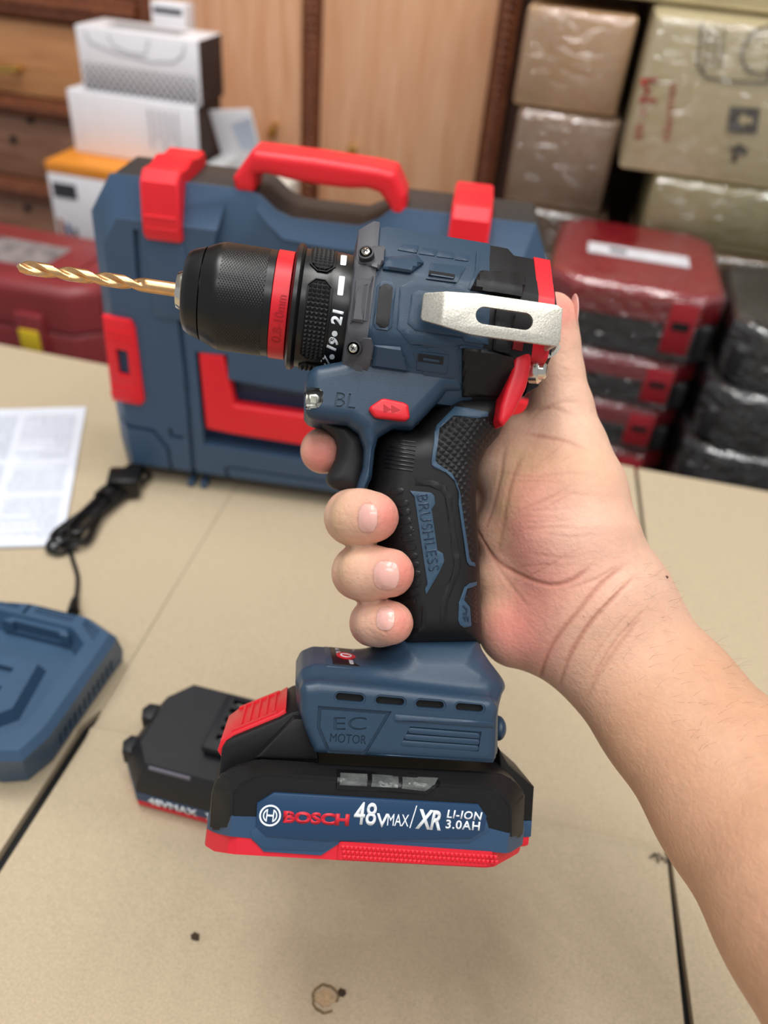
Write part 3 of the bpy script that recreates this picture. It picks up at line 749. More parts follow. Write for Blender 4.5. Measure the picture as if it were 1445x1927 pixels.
# ================================================================ THE CORDLESS DRILL
r7, r6 = rad(7), rad(6)
dX = Vector((math.cos(r7) * math.cos(r6), -math.sin(r7) * math.cos(r6), -math.sin(r6)))
dY = Vector((math.sin(r7), math.cos(r7), 0)); dZ = dX.cross(dY).normalized(); dY = dZ.cross(dX).normalized()
Ml = Matrix((dX, dY, dZ)).transposed().to_4x4(); Ml.translation = Vector(((750 - CX) / FPX * .31, -(900 - CY) / FPX * .31, -.31))
DMX = CM @ Ml
D = Frame(DMX)
drill = empty('cordless_drill', DMX, 'blue and black cordless drill with red trim and gold twist bit, held by the hand', 'drill')
MM = 0.001
def bounds(P, h, pad=.002):
    xs = [p[0] for p in P]; ys = [p[1] for p in P]
    return (min(xs) - pad, min(ys) - pad, -h - pad), (max(xs) + pad, max(ys) + pad, h + pad)
DBLUE = mat('drill_blue', (41, 63, 84), rough=.38, noise=.05, nscale=500, bump=.00005, bscale=2600, spec=.5)
RUB = mat('drill_rubber', (17, 17, 19), rough=.5, noise=.06, nscale=300, bump=.00003, bscale=3000, spec=.4)
GLB = mat('drill_black_smooth', (15, 15, 17), rough=.32, noise=.03, nscale=100, spec=.5)
DGREY = mat('drill_grey', (76, 76, 82), rough=.45, noise=.05, nscale=300, bump=.00003, bscale=2500)
DRED = mat('drill_red', (212, 26, 40), rough=.38, noise=.03, nscale=100, bump=.00002, bscale=2500)
STEEL = mat('clip_steel', (212, 208, 196), rough=.42, metal=.75, noise=.16, nscale=1500, bump=.00008, bscale=1600)
CHROME = mat('chrome', (214, 210, 200), rough=.16, metal=1)
WHT = mat('letter_white', (232, 238, 244), rough=.5)
DARKBLUE = mat('groove_blue', (26, 46, 68), rough=.5)
def P_(pts, z=0.0): return D.xy(pts, z)
def dl(name, me, m, parent=drill, **k): return link(name, me, m, parent, **k)
a0 = D.z(525, 575); a1 = D.z(335, 545); YA = (a0.y + a1.y) / 2
XA = Vector((1, 0, 0))
def st(px, py, dr=0): q = D.z(px, py); return (q.x, abs(q.y - YA) + dr)
def lathe_px(prof, seg=96, fn=None):
    return lathe([(x, max(r, .0002)) for x, r in prof], (0, YA, 0), XA, seg, fn)

# ---- drill bit (held in the chuck)
tip = D.z(30, 505); sh = D.z(338, 546)
L = sh.x - tip.x; rb = .0026
bm = bmesh.new(); n = 190; seg = 40; rings = []
for i in range(n + 1):
    t = i / n; x = tip.x + L * .79 * t; ang = t * math.pi * 2 * 1.72; ring = []
    cone = min(1, (x - tip.x) / .0019 + .02)
    fade = 1 if t < .93 else max(0, (1 - t) / .07)
    for k in range(seg):
        a = 2 * math.pi * k / seg; u = math.cos(2 * (a - ang))      # two lands, two flutes
        fl = 1 - fade * .62 * max(0, (u + .25) / 1.25) ** .8
        r = rb * min(fl, 1) * cone
        ring.append((x, YA + math.cos(a) * r, math.sin(a) * r))
    rings.append(ring)
rings.append([(tip.x + L * .82, YA + math.cos(2 * math.pi * k / seg) * rb, math.sin(2 * math.pi * k / seg) * rb) for k in range(seg)])
rings.append([(sh.x + .008, YA + math.cos(2 * math.pi * k / seg) * rb, math.sin(2 * math.pi * k / seg) * rb) for k in range(seg)])
loft_bm(bm, rings)
dl('drill_bit', done(bm), mat('bit_gold', (236, 186, 132), rough=.32, metal=1, noise=.1, nscale=400), smooth=50)

# ---- chuck
xs0 = st(337, 515)[0]
prof = [(xs0, .0034), (xs0 + .0003, .0066), (xs0 + .002, .0074), (xs0 + .008, .0074), (xs0 + .008, .002)]
chuck = dl('chuck', lathe_px([(st(353, 512)[0], .004), (st(353.5, 512)[0], .0085), (st(355, 500)[0], .0112), (st(358, 488)[0], .0132), (st(362, 480)[0], .0146), (st(372, 476)[0], .0158), (st(394, 472)[0], .0172), (st(394.5, 472)[0], .0155), (st(396.5, 472)[0], .0155),
      (st(397, 471)[0], .0174), (st(408, 468)[0], .0184), (st(420, 464)[0], .0194), (st(427, 463)[0], .0198), (st(433, 463)[0], .0199), (st(526, 479)[0], .0198), (st(526, 479)[0], .012)], 128), GLB, smooth=40)
dl('jaw_ring', lathe_px(prof, 48), CHROME, chuck)
xk0, xk1 = st(431, 463)[0], st(514, 477)[0]
nr = 150
def kn(i, q):
    if i < 2 or i > nr - 2: return .985
    x = (xk1 - xk0) * i / nr; p = .00105; s = .0199 * q
    a = abs(((x + s * .62) / p) % 1 - .5) * 2; b = abs(((x - s * .62) / p) % 1 - .5) * 2
    return 1 + .0095 * (min(a, b) ** .7 + .3 * a * b) 
dl('knurled_sleeve', lathe_px([(xk0 + (xk1 - xk0) * i / nr, .0198) for i in range(nr + 1)], 560, kn), GLB, chuck, smooth=180)
rr = dl('red_ring', lathe_px([(st(527, 479)[0], .015), (st(527, 479)[0], .0199), (st(528, 479)[0], .0202), (st(557, 481)[0], .0202), (st(558, 481)[0], .0199), (st(558, 481)[0], .014)], 128), DRED, chuck)
rbv = bvh_of(rr.data)
me = text_mesh('0.8-10mm', tuple(P_([(526, 639)], .019)[0]), tuple(P_([(540, 558)], .019)[0]), .0034, 0, .0002, 0)
dl('size_lettering', drop(me, rbv, .00003), mat('red_relief', (176, 20, 34), rough=.45), rr, smooth=0)

# ---- torque collar
xc = lambda px, py: st(px, py)[0]
col_prof = [(xc(558, 481), .014), (xc(561, 475), .0222), (xc(566, 469), .0235), (xc(573, 468), .0236), (xc(577, 470), .0229), (xc(579, 474), .0221), (xc(628, 476), .0221), (xc(631, 476), .0225), (xc(663, 482), .0221), (xc(668, 482), .0221), (xc(668, 482), .015)]
collar = dl('torque_collar', lathe_px(col_prof, 128), GLB, smooth=40)
cbv = bvh_of(collar.data)
h1 = D.hit(cbv, 603, 526); h2 = D.hit(cbv, 594, 676)
angc = lambda h: math.atan2(h.y - YA, h.z)
th1, th0 = angc(h1), angc(h2); wdt = th1 - th0
xp0, xp1 = D.hit(cbv, 570, 596).x, D.hit(cbv, 619, 602).x
for k in range(4):
    c0 = (th0 + th1) / 2 + k * math.pi / 2; nu, nv = 84, 190; bm = bmesh.new(); V = []
    for i in range(nu + 1):
        row = []
        for j in range(nv + 1):
            u = i / nu; v = j / nv; X = (u - .5) * (xp1 - xp0); S = (v - .5) * wdt * .0226
            hx = (xp1 - xp0) / 2; hs = wdt * .0226 / 2
            d = min(hx - abs(X), hs - abs(S), (hx - abs(X) + hs - abs(S) - .0028) * .707)
            if d < 0: hgt = -.0012
            elif d < .0005: hgt = .0004
            elif d < .0009: hgt = -.0002
            else:
                p = .00165; a = abs((X / p) % 1 - .5) * 2; b = abs((S / p) % 1 - .5) * 2; hgt = .0001 + .00075 * min(a, b)
            r = .0224 + hgt; an = c0 + (v - .5) * wdt; row.append(bm.verts.new((xp0 + u * (xp1 - xp0), YA + math.sin(an) * r, math.cos(an) * r)))
        V.append(row)
    for i in range(nu):
        for j in range(nv): bm.faces.new((V[i][j], V[i + 1][j], V[i + 1][j + 1], V[i][j + 1]))
    me = bpy.data.meshes.new('pad'); bmesh.ops.recalc_face_normals(bm, faces=bm.faces); bm.to_mesh(me); bm.free()
    dl('grip_pad', me, RUB, collar, smooth=30)
c5 = lambda x, y: (320 + x / 4.014, 440 + y / 4.014)
for q in ([(1290, 160), (1336, 165), (1328, 240), (1285, 235)], [(1277, 318), (1322, 322), (1305, 468), (1262, 462)]):
    pp = [D.hit(cbv, *c5(*p)) for p in q]; dl('torque_mark', drape(rounded([(h.x, h.y) for h in pp], .0004, 2), cbv, .00012, .0005, .0015), WHT, collar, smooth=0)
for q in ((1243, 755, 22), (1223, 930, 20)):
    pp = [D.hit(cbv, *c5(q[0] + q[2] * math.cos(a * .5), q[1] + q[2] * math.sin(a * .5))) for a in range(12)]
    dl('torque_mark', drape([(h.x, h.y) for h in pp], cbv, .00012, .0005, .0015), WHT, collar, smooth=0)
for s, a, b, hh in (('21', (1292, 695), (1312, 590), .0040), ('19', (1252, 890), (1282, 805), .0038), ('17', (1190, 1030), (1222, 968), .0036)):
    p0 = D.hit(cbv, *c5(*a)); p1 = D.hit(cbv, *c5(*b))
    dl('torque_number', drop(text_mesh(s, (p0.x, p0.y), (p1.x, p1.y), hh, 0, .0001, .045), cbv, .0001), WHT, collar, smooth=0)

# ---- motor housing: faceted barrel
def barrel(stations, name, m, parent=drill, smooth=28, low=1.0):
    bm = bmesh.new(); rings = []
    for x, R, w1, c, Z in stations:
        h = [(R, w1), (c + (R - c) * .04, Z - .0006), (c - .0012, Z), (-c + .0012, Z), (-c - (R - c) * .04, Z - .0006), (-R, w1), (-R, -w1), (-c, -Z), (c, -Z), (R, -w1)]
        rings.append([(x, YA + (y if y > -c - .001 else -c + (y + c) * low), z) for y, z in h])
    loft_bm(bm, rings)
    return dl(name, done(bm), m, parent, smooth=smooth) if name else done(bm)
xb0, xb1, xb2, xb3, xb4 = xc(690, 463), xc(700, 458), xc(722, 456), xc(902, 476), xc(986, 514)
house = barrel([(xc(668, 470), .0265, .013, .011, .0255), (xb1, .0300, .0135, .011, .0268), (xb2, .0312, .014, .0115, .0272), (xb3, .0310, .014, .0115, .0272), (xb3 + .004, .0295, .0135, .011, .0265), (xb4, .0265, .012, .0105, .0240)], 'motor_housing', DBLUE)
hb = bvh_of(house.data)
c6 = lambda x, y: (640 + x / 3.284, 440 + y / 3.284)
def hp(pts, cf=c6, bv=None):
    out = []
    for p in pts:
        h = D.hit(bv or hb, *(cf(*p) if cf else p), .026); out.append((h.x, h.y))
    return out
def relief(name, pts, lift, m=DBLUE, parent=house, cf=c6, edge=.0003, bv=None, res=.002, rnd=0, smooth=28):
    Q = hp(pts, cf, bv)
    if rnd: Q = rounded(Q, rnd, 3)
    return dl(name, drape(Q, bv or hb, lift, .0015, res, edge), m, parent, smooth=smooth)
def ridge(name, pts, wd, lift, m=DBLUE, parent=house, cf=c6, bv=None, closed=False, edge=.0):
    Q = hp(pts, cf, bv); bm = bmesh.new()
    for q in strip(Q, wd, closed): drape_bm(bm, q, bv or hb, lift, .001, .002, edge)
    return dl(name, done(bm), m, parent, smooth=28)
# raised panels of the housing
relief('side_panel', [(368, 330), (470, 276), (700, 314), (880, 330), (955, 460), (935, 720), (725, 688), (680, 715), (432, 684), (350, 585)], .0006)
relief('inner_panel', [(440, 378), (482, 352), (700, 385), (925, 420), (912, 690), (765, 668), (752, 640), (462, 600), (415, 556)], .0012)
relief('upper_block', [(272, 148), (470, 136), (515, 182), (432, 246), (262, 222)], .0022, edge=.0010)
relief('lower_block', [(204, 690), (368, 702), (432, 846), (405, 852), (196, 824)], .0020, edge=.0010)
relief('step_panel', [(720, 700), (742, 860), (700, 900), (520, 890), (450, 740), (480, 706)], .0004)
f = relief('vent_frame', [(560, 182), (775, 205), (718, 304), (530, 280)], .0010)
relief('vent_slot', [(548, 232), (706, 258), (701, 284), (542, 260)], .0014, BLACKM, f, edge=0)
relief('slot_shelf', [(560, 254), (696, 276), (694, 283), (556, 262)], .0016, DBLUE, f, edge=0)
f = relief('vent_frame', [(478, 728), (668, 752), (655, 872), (472, 842)], .0010)
relief('vent_slot', [(482, 744), (636, 766), (631, 812), (478, 790)], .0014, mat('slot_dark', (14, 18, 26), rough=.6), f, edge=0)
relief('slot_shelf', [(510, 770), (610, 786), (607, 800), (508, 786)], .0016, DBLUE, f, edge=0)
f = relief('window_frame', [(262, 292), (318, 296), (344, 330), (320, 575), (290, 600), (222, 590), (205, 560), (225, 325)], .0007)
relief('side_window', [(268, 315), (304, 318), (324, 340), (300, 565), (276, 585), (238, 578), (218, 552), (240, 335)], .0013, mat('window_black', (13, 13, 15), rough=.5), f, rnd=.0004, edge=.0004)
for q in ([(392, 62), (487, 78), (472, 120), (355, 100)], [(507, 85), (601, 98), (584, 138), (485, 124)], [(614, 103), (706, 118), (700, 155), (596, 141)], [(722, 125), (800, 135), (790, 170), (708, 160)]):
    relief('top_rib', q, .0007, edge=.0003)
ridge('seam_ridge', [(168, 700), (188, 560), (215, 265), (275, 150)], .0009, .0005)
ridge('seam_ridge', [(735, 705), (760, 700), (940, 735)], .0010, .0009)
ridge('seam_ridge', [(850, 118), (842, 232), (795, 345)], .0010, .0008)
# grey front plate with screw lugs
gp = barrel([(xc(666, 476), .0245, .012, .0125, .0245), (xc(668, 474), .0285, .0135, .0120, .0262), (xc(694, 463), .0322, .0145, .0125, .0282), (xc(705, 464), .0322, .0145, .0125, .0282), (xc(706, 464), .027, .013, .011, .0255)], 'gear_plate', DGREY)
gb = bvh_of(gp.data)
relief('plate_lug', [(118, 120), (196, 78), (276, 92), (268, 185), (236, 228), (190, 216), (160, 205), (110, 190)], .0030, DGREY, gp, edge=.0012)
relief('plate_lug', [(50, 700), (120, 640), (190, 650), (206, 700), (196, 780), (164, 850), (60, 832), (20, 800)], .0030, DGREY, gp, edge=.0012)
relief('plate_rib', [(98, 290), (205, 268), (176, 560), (80, 545), (60, 560)], .0022, DGREY, gp, edge=.0010)
relief('plate_rib', [(105, 335), (168, 320), (140, 560), (70, 545)], .0030, DGREY, gp, edge=.0008)
for x, y in ((165, 148), (93, 706)):
    h = D.hit(gb, *c6(x, y)); nrm = Vector((-.25, .35 if y < 400 else -.25, 1)).normalized()
    o = h + nrm * .0012
    dl('screw_well', lathe([(0, .0028), (.0030, .0028), (.0031, .0022), (.0012, .0021), (.0012, .0002)], o - nrm * .001, nrm, 28), mat('well_dark', (40, 40, 44), rough=.5), gp)
    sc = dl('screw', lathe([(0, .0019), (.0014, .0019), (.0026, .0015), (.0030, .0008), (.0030, .0001)], o, nrm, 28), CHROME, gp)
    for an in (0, 90):
        bm = bmesh.new(); box_bm(bm, -.0009, .0009, -.00018, .00018, .0026, .0031); me = done(bm)
        me.transform(Matrix.Translation(o) @ nrm.to_track_quat('Z', 'Y').to_matrix().to_4x4() @ Matrix.Rotation(rad(an + 20), 4, 'Z')); dl('screw_slot', me, BLACKM, sc, smooth=0)
# rear: black overmould, red ring, end cap
rear = barrel([(xb3 - .0002, .0270, .013, .011, .0262), (xb3 + .0005, .0304, .0140, .0115, .0276), (xc(940, 478), .0304, .0135, .0115, .0276), (xc(950, 500), .0282, .0135, .0115, .0272), (xc(986, 514), .0282, .0130, .011, .0262), (xc(987, 514), .026, .012, .011, .025)], 'rear_overmould', RUB)
ub = bvh_of(join([house.data, rear.data]))
relief('overmould_block', [(860, 236), (1130, 246), (1138, 296), (1112, 400), (960, 376), (800, 350)], .0026, RUB, rear, edge=.0012, bv=ub, res=.0012)
relief('overmould_block', [(752, 714), (840, 716), (1068, 770), (1060, 1010), (752, 1010)], .0026, RUB, rear, edge=.0010, bv=ub, res=.0012)
relief('overmould_strip', [(958, 462), (1084, 484), (1060, 590), (1040, 760), (940, 720)], .0018, RUB, rear, edge=.0005, bv=ub, res=.0012)
red = barrel([(xc(984, 514), .0262, .012, .010, .0245), (xc(985, 514), .0290, .0130, .0105, .0262), (xc(1014, 521), .0288, .0130, .0105, .0262), (xc(1016, 522), .0275, .0125, .010, .025), (xc(1016, 522), .020, .009, .009, .018)], 'rear_red_ring', DRED, low=.4)
tp_ = (P_([(972, 628), (1003, 632), (999, 690), (990, 730), (967, 778), (946, 804), (937, 793), (941, 765), (950, 735), (962, 700), (968, 665)], .025)); lo, hi = bounds(tp_, .0262); dl('red_tail', surface(lambda X, Y, Z: slab(tp_, 0, .0262, .0016, X, Y, Z), lo, hi, .0006, 2), DRED, red, smooth=180)
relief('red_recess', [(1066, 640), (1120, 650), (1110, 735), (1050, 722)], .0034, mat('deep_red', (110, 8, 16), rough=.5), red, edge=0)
endc = barrel([(xc(1014, 530), .0235, .011, .0095, .0215), (xc(1024, 532), .0235, .011, .0095, .0215), (xc(1030, 540), .019, .009, .008, .017)], 'end_cap', GLB, low=.55)
bm = bmesh.new(); prism_bm(bm, P_([(985, 745), (1012, 728), (1020, 700), (1010, 690), (990, 700)], .01), -.016, .012, .001, both=True); dl('clip_stop', done(bm), GLB, endc)
for (px, py, z, r) in ((1025, 545, .014, .0050), (1014, 697, .020, .0050)):
    o = D.z(px, py, z)
    b = dl('clip_boss', lathe([(-.003, r), (0, r), (.0006, r * .86), (.0006, r * .7), (.0022, r * .62), (.003, r * .4), (.003, .0002)], o, Vector((.8, 0, .45)), 28), CHROME, endc)
# curved steel foot of the clip under the arm
bm = bmesh.new(); tubep = spline([D.z(1043, 655, .010), D.z(1036, 668, .013), D.z(1022, 676, .016), D.z(1006, 678, .017), D.z(998, 690, .016), D.z(996, 712, .014)], 6)
for a, b in zip(tubep, tubep[1:]):
    pass
rings = []
for i, q in enumerate(tubep):
    d = (tubep[min(i + 1, len(tubep) - 1)] - tubep[max(i - 1, 0)]).normalized(); nv = Vector((d.y, -d.x, 0)).normalized() * .0007
    rings.append([tuple(q + nv + Vector((0, 0, .006))), tuple(q - nv + Vector((0, 0, .006))), tuple(q - nv - Vector((0, 0, .008))), tuple(q + nv - Vector((0, 0, .008)))])
loft_bm(bm, rings); clipfoot = done(bm)
# ---- belt clip
ZC = .0385
cl = P_([(803, 545), (812, 546), (902, 552), (1040, 572), (1050, 574), (1059, 581), (1055, 640), (1049, 652), (1040, 650.5), (908, 633), (884, 629), (835, 614), (798, 598), (795, 592), (800, 548)], ZC)
bm = bmesh.new(); prism_bm(bm, cl, ZC - .0016, ZC, .0004, both=True); arm = done(bm)
sc0 = Vector(P_([(911, 593.5)], ZC)[0]); sc1 = Vector(P_([(987, 604.5)], ZC)[0]); rs = .0030
e = (sc1 - sc0).normalized(); nn2 = Vector((-e.y, e.x)); cap = []
for k in range(13): a = math.pi / 2 + math.pi * k / 12; cap.append(tuple(sc0 + e * math.cos(a) * rs + nn2 * math.sin(a) * rs))
for k in range(13): a = -math.pi / 2 + math.pi * k / 12; cap.append(tuple(sc1 + e * math.cos(a) * rs + nn2 * math.sin(a) * rs))
arm = boolean(arm, [prism(cap, ZC - .01, ZC + .01)])
bm = bmesh.new(); bm.from_mesh(arm); xbend = P_([(836, 580)], ZC)[0][0]
for v_ in (xbend - .001, xbend, xbend + .001): bmesh.ops.bisect_plane(bm, geom=bm.verts[:] + bm.edges[:] + bm.faces[:], plane_co=(v_, 0, 0), plane_no=(1, 0, 0), dist=1e-7)
for v in bm.verts:
    if v.co.x < xbend: v.co.z -= (xbend - v.co.x) * .55
xr = max(p[0] for p in cl)
box_bm(bm, xr - .0020, xr - .0004, min(p[1] for p in cl[4:8]) + .0006, max(p[1] for p in cl[4:7]) - .0006, .004, ZC - .0003, .0005)
box_bm(bm, D.z(1018, 600, .004).x, xr - .0005, D.z(1040, 640, .004).y, D.z(1040, 590, .004).y, .0032, .0048, .0004)
bm.from_mesh(clipfoot); dl('belt_clip', done(bm), STEEL, smooth=30)

# ---- upper handle shell (blue), trigger, light, direction switch
SZ = .0200
shp = P_([(573, 720), (578, 702), (592, 689), (640, 680), (700, 660), (880, 690), (877, 733), (868, 742), (840, 740), (776, 809), (741, 806), (712, 824), (706, 845), (700, 900), (687, 926), (668, 930), (684, 880), (686, 845), (676, 815), (655, 799), (600, 793), (582, 787), (572, 775)], SZ - .004)
lo, hi = bounds(shp, SZ)
hs = surface(lambda X, Y, Z: slab(shp, 0, SZ, .0055, X, Y, Z), lo, hi, .0006, 2)
sbv = bvh_of(hs)
bm = bmesh.new()
bl = boolean(hs, [drop(text_mesh('BL', P_([(628, 766)], SZ)[0], P_([(668, 770)], SZ)[0], .0054, 0, .003, .0, .12), sbv, -.0007)])
lpk = hp([(60, 428), (240, 418), (290, 462), (288, 578), (230, 645), (60, 648)], lambda x, y: (560 + x / 6.02, 660 + y / 6.02), sbv)
bl = boolean(bl, [prism(lpk, SZ - .0075, SZ + .01)])
shell_o = dl('handle_shell', bl, DBLUE, smooth=35)
c3 = lambda x, y: (560 + x / 6.02, 660 + y / 6.02)
ridge('shell_edge', [(1445, 770), (1290, 895), (1140, 885), (895, 1050), (870, 1160), (850, 1440), (790, 1600)], .0010, .0005, DBLUE, shell_o, cf=c3, bv=sbv)
lp = hp([(90, 425), (240, 415), (292, 460), (290, 580), (232, 648), (90, 650)], c3, sbv); zl = .0125
led = dl('work_light', prism(lp, SZ - .0072, SZ + .0004, .0006), mat('clear_lens', (240, 242, 240), rough=.04, trans=1.0, ior=1.45, spec=.5), smooth=20)
dl('light_reflector', box(*[f(p[0] for p in offset(lp, -.0008)) for f in (min, max)], *[f(p[1] for p in offset(lp, -.0008)) for f in (min, max)], SZ - .0074, SZ - .0060, .0003), CHROME, led)
lc2 = Vector(P_([(590, 750)], SZ)[0]); dl('light_chip', box(lc2.x - .0011, lc2.x + .0011, lc2.y - .0013, lc2.y + .0013, SZ - .0059, SZ - .0040, .0002), mat('chip_white', (236, 232, 214), rough=.4), led)
sw_p = hp([(800, 675), (815, 640), (945, 553), (985, 550), (1200, 597), (1245, 625), (1262, 770), (1215, 805), (900, 770), (860, 755)], c3, sbv)
sw = dl('direction_switch', prism(rounded(sw_p, .0006, 2), SZ - .002, SZ + .0032, .0011, seg=3), DRED)
arr = [P_([c3(*p) for p in q], SZ + .0032) for q in ([(972, 605), (1060, 665), (972, 700)], [(1062, 615), (1160, 670), (1062, 705)])]
for q in arr: dl('arrow_mark', prism(q, SZ + .0031, SZ + .00335), mat('red_relief', (176, 20, 34)), sw, smooth=0)
TZ = .0112
tr_p = P_([(601, 790), (655, 792), (690, 820), (695, 870), (680, 928), (650, 924), (626, 917), (617, 908), (615, 897), (622, 884), (633, 860), (636, 838), (630, 820), (616, 806)], TZ)
lo, hi = bounds(tr_p, TZ)
dl('trigger', surface(lambda X, Y, Z: slab(tr_p, 0, TZ, .0058, X, Y, Z), lo, hi, .0006, 2), mat('trigger_black', (26, 26, 28), rough=.6, noise=.05, nscale=400, bump=.00003, bscale=3000), smooth=180)

# ---- rubber grip
GZ = .0192
gr_p = P_([(866, 736), (905, 735), (930, 746), (945, 768), (947, 795), (934, 823), (910, 850), (897, 880), (892, 940), (896, 1010), (900, 1080), (903, 1210), (740, 1216), (737, 1180), (724, 1100), (708, 1020), (690, 928), (703, 845), (712, 822), (740, 806), (776, 808), (840, 740)], 0)
lo, hi = bounds(gr_p, GZ)
def gripf(X, Y, Z):
    d2 = -poly_sdf(gr_p, X[:, :, 0], Y[:, :, 0])[:, :, None]
    r = .0125; k = np.clip(d2 / r, -1, 1); hz = GZ * np.sqrt(np.clip(1 - (1 - k) ** 2, 0, 1))
    return np.where(d2 > 0, np.maximum((np.abs(Z) - hz) * .7, -d2), np.maximum(-d2, np.abs(Z) - .0001))
gm = surface(gripf, lo, hi, .0006, 3); gbv = bvh_of(gm)
grip = dl('grip', gm, RUB, smooth=180)
c4 = lambda x, y: (760 + x / 6.02, 720 + y / 6.02); c5b = lambda x, y: (740 + x / 6.02, 900 + y / 6.02)
GB = mat('grip_blue', (48, 74, 96), rough=.45, noise=.05, nscale=500, bump=.00004, bscale=2600)
outer = [c4(575, 270), c4(370, 480), c4(345, 560), c4(308, 880), c4(318, 935), c4(345, 965), c4(470, 1020), c4(570, 1110), c4(620, 1250), c5b(740, 300), c5b(820, 870), c5b(835, 950), c5b(860, 985), c5b(930, 1000)]
inner = [c5b(925, 957), c5b(885, 945), c5b(862, 905), c5b(772, 300), c5b(758, 170), c5b(720, 60), c4(545, 1030), c4(430, 950), c4(375, 915), c4(355, 875), c4(400, 520), c4(560, 375), c4(820, 405), c4(950, 385), c4(955, 335)]
relief('blue_band', outer + inner, .0006, GB, grip, cf=None, bv=gbv, edge=.0002, res=.0018)
def pyr(x, y, p=.0021, h=.0005):
    u = (x * .5 + y * .87) / p; v = (x * .87 - y * .5) / p
    return h * min(1 - abs(u % 1 - .5) * 2, 1 - abs(v % 1 - .5) * 2) * 1.2
tex = inner[6:13] + [(915, 789), (936, 800), (926, 826), (903, 852), (890, 882), (884, 930), (889, 1000), (893, 1052)] + inner[1:6]
relief('textured_panel', tex, lambda x, y: .0001 + pyr(x, y), RUB, grip, cf=None, bv=gbv, edge=.0, res=.00035, smooth=20)
badge = [(185, 140), (430, 165), (460, 195), (472, 290), (432, 350), (497, 815), (560, 850), (577, 940), (520, 1062), (372, 1312), (358, 1252), (385, 1200), (240, 210), (215, 182)]
bd = relief('name_badge', badge, .0006, GB, grip, cf=c5b, bv=gbv, edge=.0002)
p0 = hp([(262, 190)], c5b, gbv)[0]; p1 = hp([(398, 1052)], c5b, gbv)[0]
dl('lettering', drop(text_mesh('BRUSHLESS', p0, p1, .0040, 0, .0003, -.004, spacing=1.08), gbv, .00062), mat('badge_letter', (34, 54, 78), rough=.3), bd, smooth=0)
for a, b in (((1160, 1018), (1335, 1040)), ((1100, 1050), (1340, 1085)), ((1045, 1090), (1335, 1132)), ((1005, 1130), (1330, 1178)), ((1000, 1180), (1325, 1222)), ((992, 1222), (1315, 1268)), ((985, 1270), (1310, 1314)), ((985, 1318), (1300, 1360))):
    q = hp([a, b], c3, gbv); bm = bmesh.new(); n = 6; pts = []
    for k in range(n + 1):
        x = q[0][0] + (q[1][0] - q[0][0]) * k / n; y = q[0][1] + (q[1][1] - q[0][1]) * k / n
        h = gbv.ray_cast(Vector((x, y, 1)), Vector((0, 0, -1))); pts.append((x, y, h[0].z))
    tube_bm(bm, pts, .00038, 8); dl('grip_line', done(bm), GLB, grip)
for y, x in ((135, 115), (275, 178), (375, 197), (475, 212), (575, 230), (672, 243), (772, 262), (872, 273), (970, 292), (1075, 308), (1180, 312), (1280, 297), (1385, 258)):
    q = hp([(x, y), (x - 150, y + 18)], c5b, gbv); A = Vector(q[0]); B = Vector(q[1]); e = (B - A).normalized(); n_ = Vector((-e.y, e.x)) * .0012
    relief_p = rounded([tuple(A + n_), tuple(A - n_), tuple(B - n_), tuple(B + n_)], .0011, 3)
    dl('grip_rib', drape(relief_p, gbv, .00035, .001, .001, .0002), GLB, grip, smooth=28)
ridge('grip_rib', [(320, 1450), (345, 1480), (342, 1680), (290, 1722), (190, 1722)], .0014, .0006, GLB, grip, cf=c5b, bv=gbv, edge=.0002)
ridge('contour_ridge', [(250, 40), (420, 55), (560, 110), (625, 215), (710, 850), (728, 1000), (690, 1130), (580, 1370), (560, 1640)], .0026, .0004, RUB, grip, cf=c5b, bv=gbv, edge=.0003)
em = relief('blue_emblem', [(945, 1170), (860, 1190), (800, 1240), (740, 1410), (732, 1600), (755, 1660), (800, 1692), (882, 1670), (868, 1460), (800, 1380), (838, 1250), (945, 1212)], .0006, GB, grip, cf=c5b, bv=gbv, edge=.0002)
for q in ([(785, 1440), (830, 1480), (825, 1530)], [(785, 1530), (830, 1535)], [(785, 1570), (845, 1575), (845, 1620)], [(810, 1570), (810, 1615)]): ridge('emblem_line', q, .0006, .0009, DARKBLUE, em, cf=c5b, bv=gbv)
relief('textured_panel', [(848, 1258), (940, 1218), (950, 1640), (885, 1630), (873, 1458), (806, 1378)], lambda x, y: .0001 + pyr(x, y, .0014, .0003), GLB, grip, cf=c5b, bv=gbv, edge=0, res=.00035, smooth=20)

# ---- foot with vents and badges
c6b = lambda x, y: (560 + x / 3.6125, 1180 + y / 3.6125)
FZ = .0325
low = P_([(570, 1288), (600, 1283), (760, 1298), (928, 1317), (941, 1335), (939, 1355), (937, 1430), (930, 1441), (592, 1421), (573, 1376), (564, 1346), (563, 1300)], FZ)
high = P_([(566, 1282), (574, 1262), (590, 1253), (692, 1259), (800, 1262), (900, 1270), (934, 1302), (934, 1420), (596, 1405), (575, 1350)], .018)
neck = P_([(741, 1190), (898, 1190), (903, 1225), (915, 1250), (938, 1285), (700, 1285), (716, 1245), (736, 1224)], .006)
lo, hi = bounds(low + high + neck, FZ)
def footf(X, Y, Z):
    a = slab(low, 0, FZ, .0035, X, Y, Z); b = slab(high, 0, .0200, .003, X, Y, Z); c = slab(neck, 0, .0175, .0125, X, Y, Z)
    return smin(smin(a, b, .007), c, .014)
fm = surface(footf, lo, hi, .0006, 2); fbv = bvh_of(fm)
def hits(pts, cf, bv): return hp(pts, cf, bv)
cuts = []
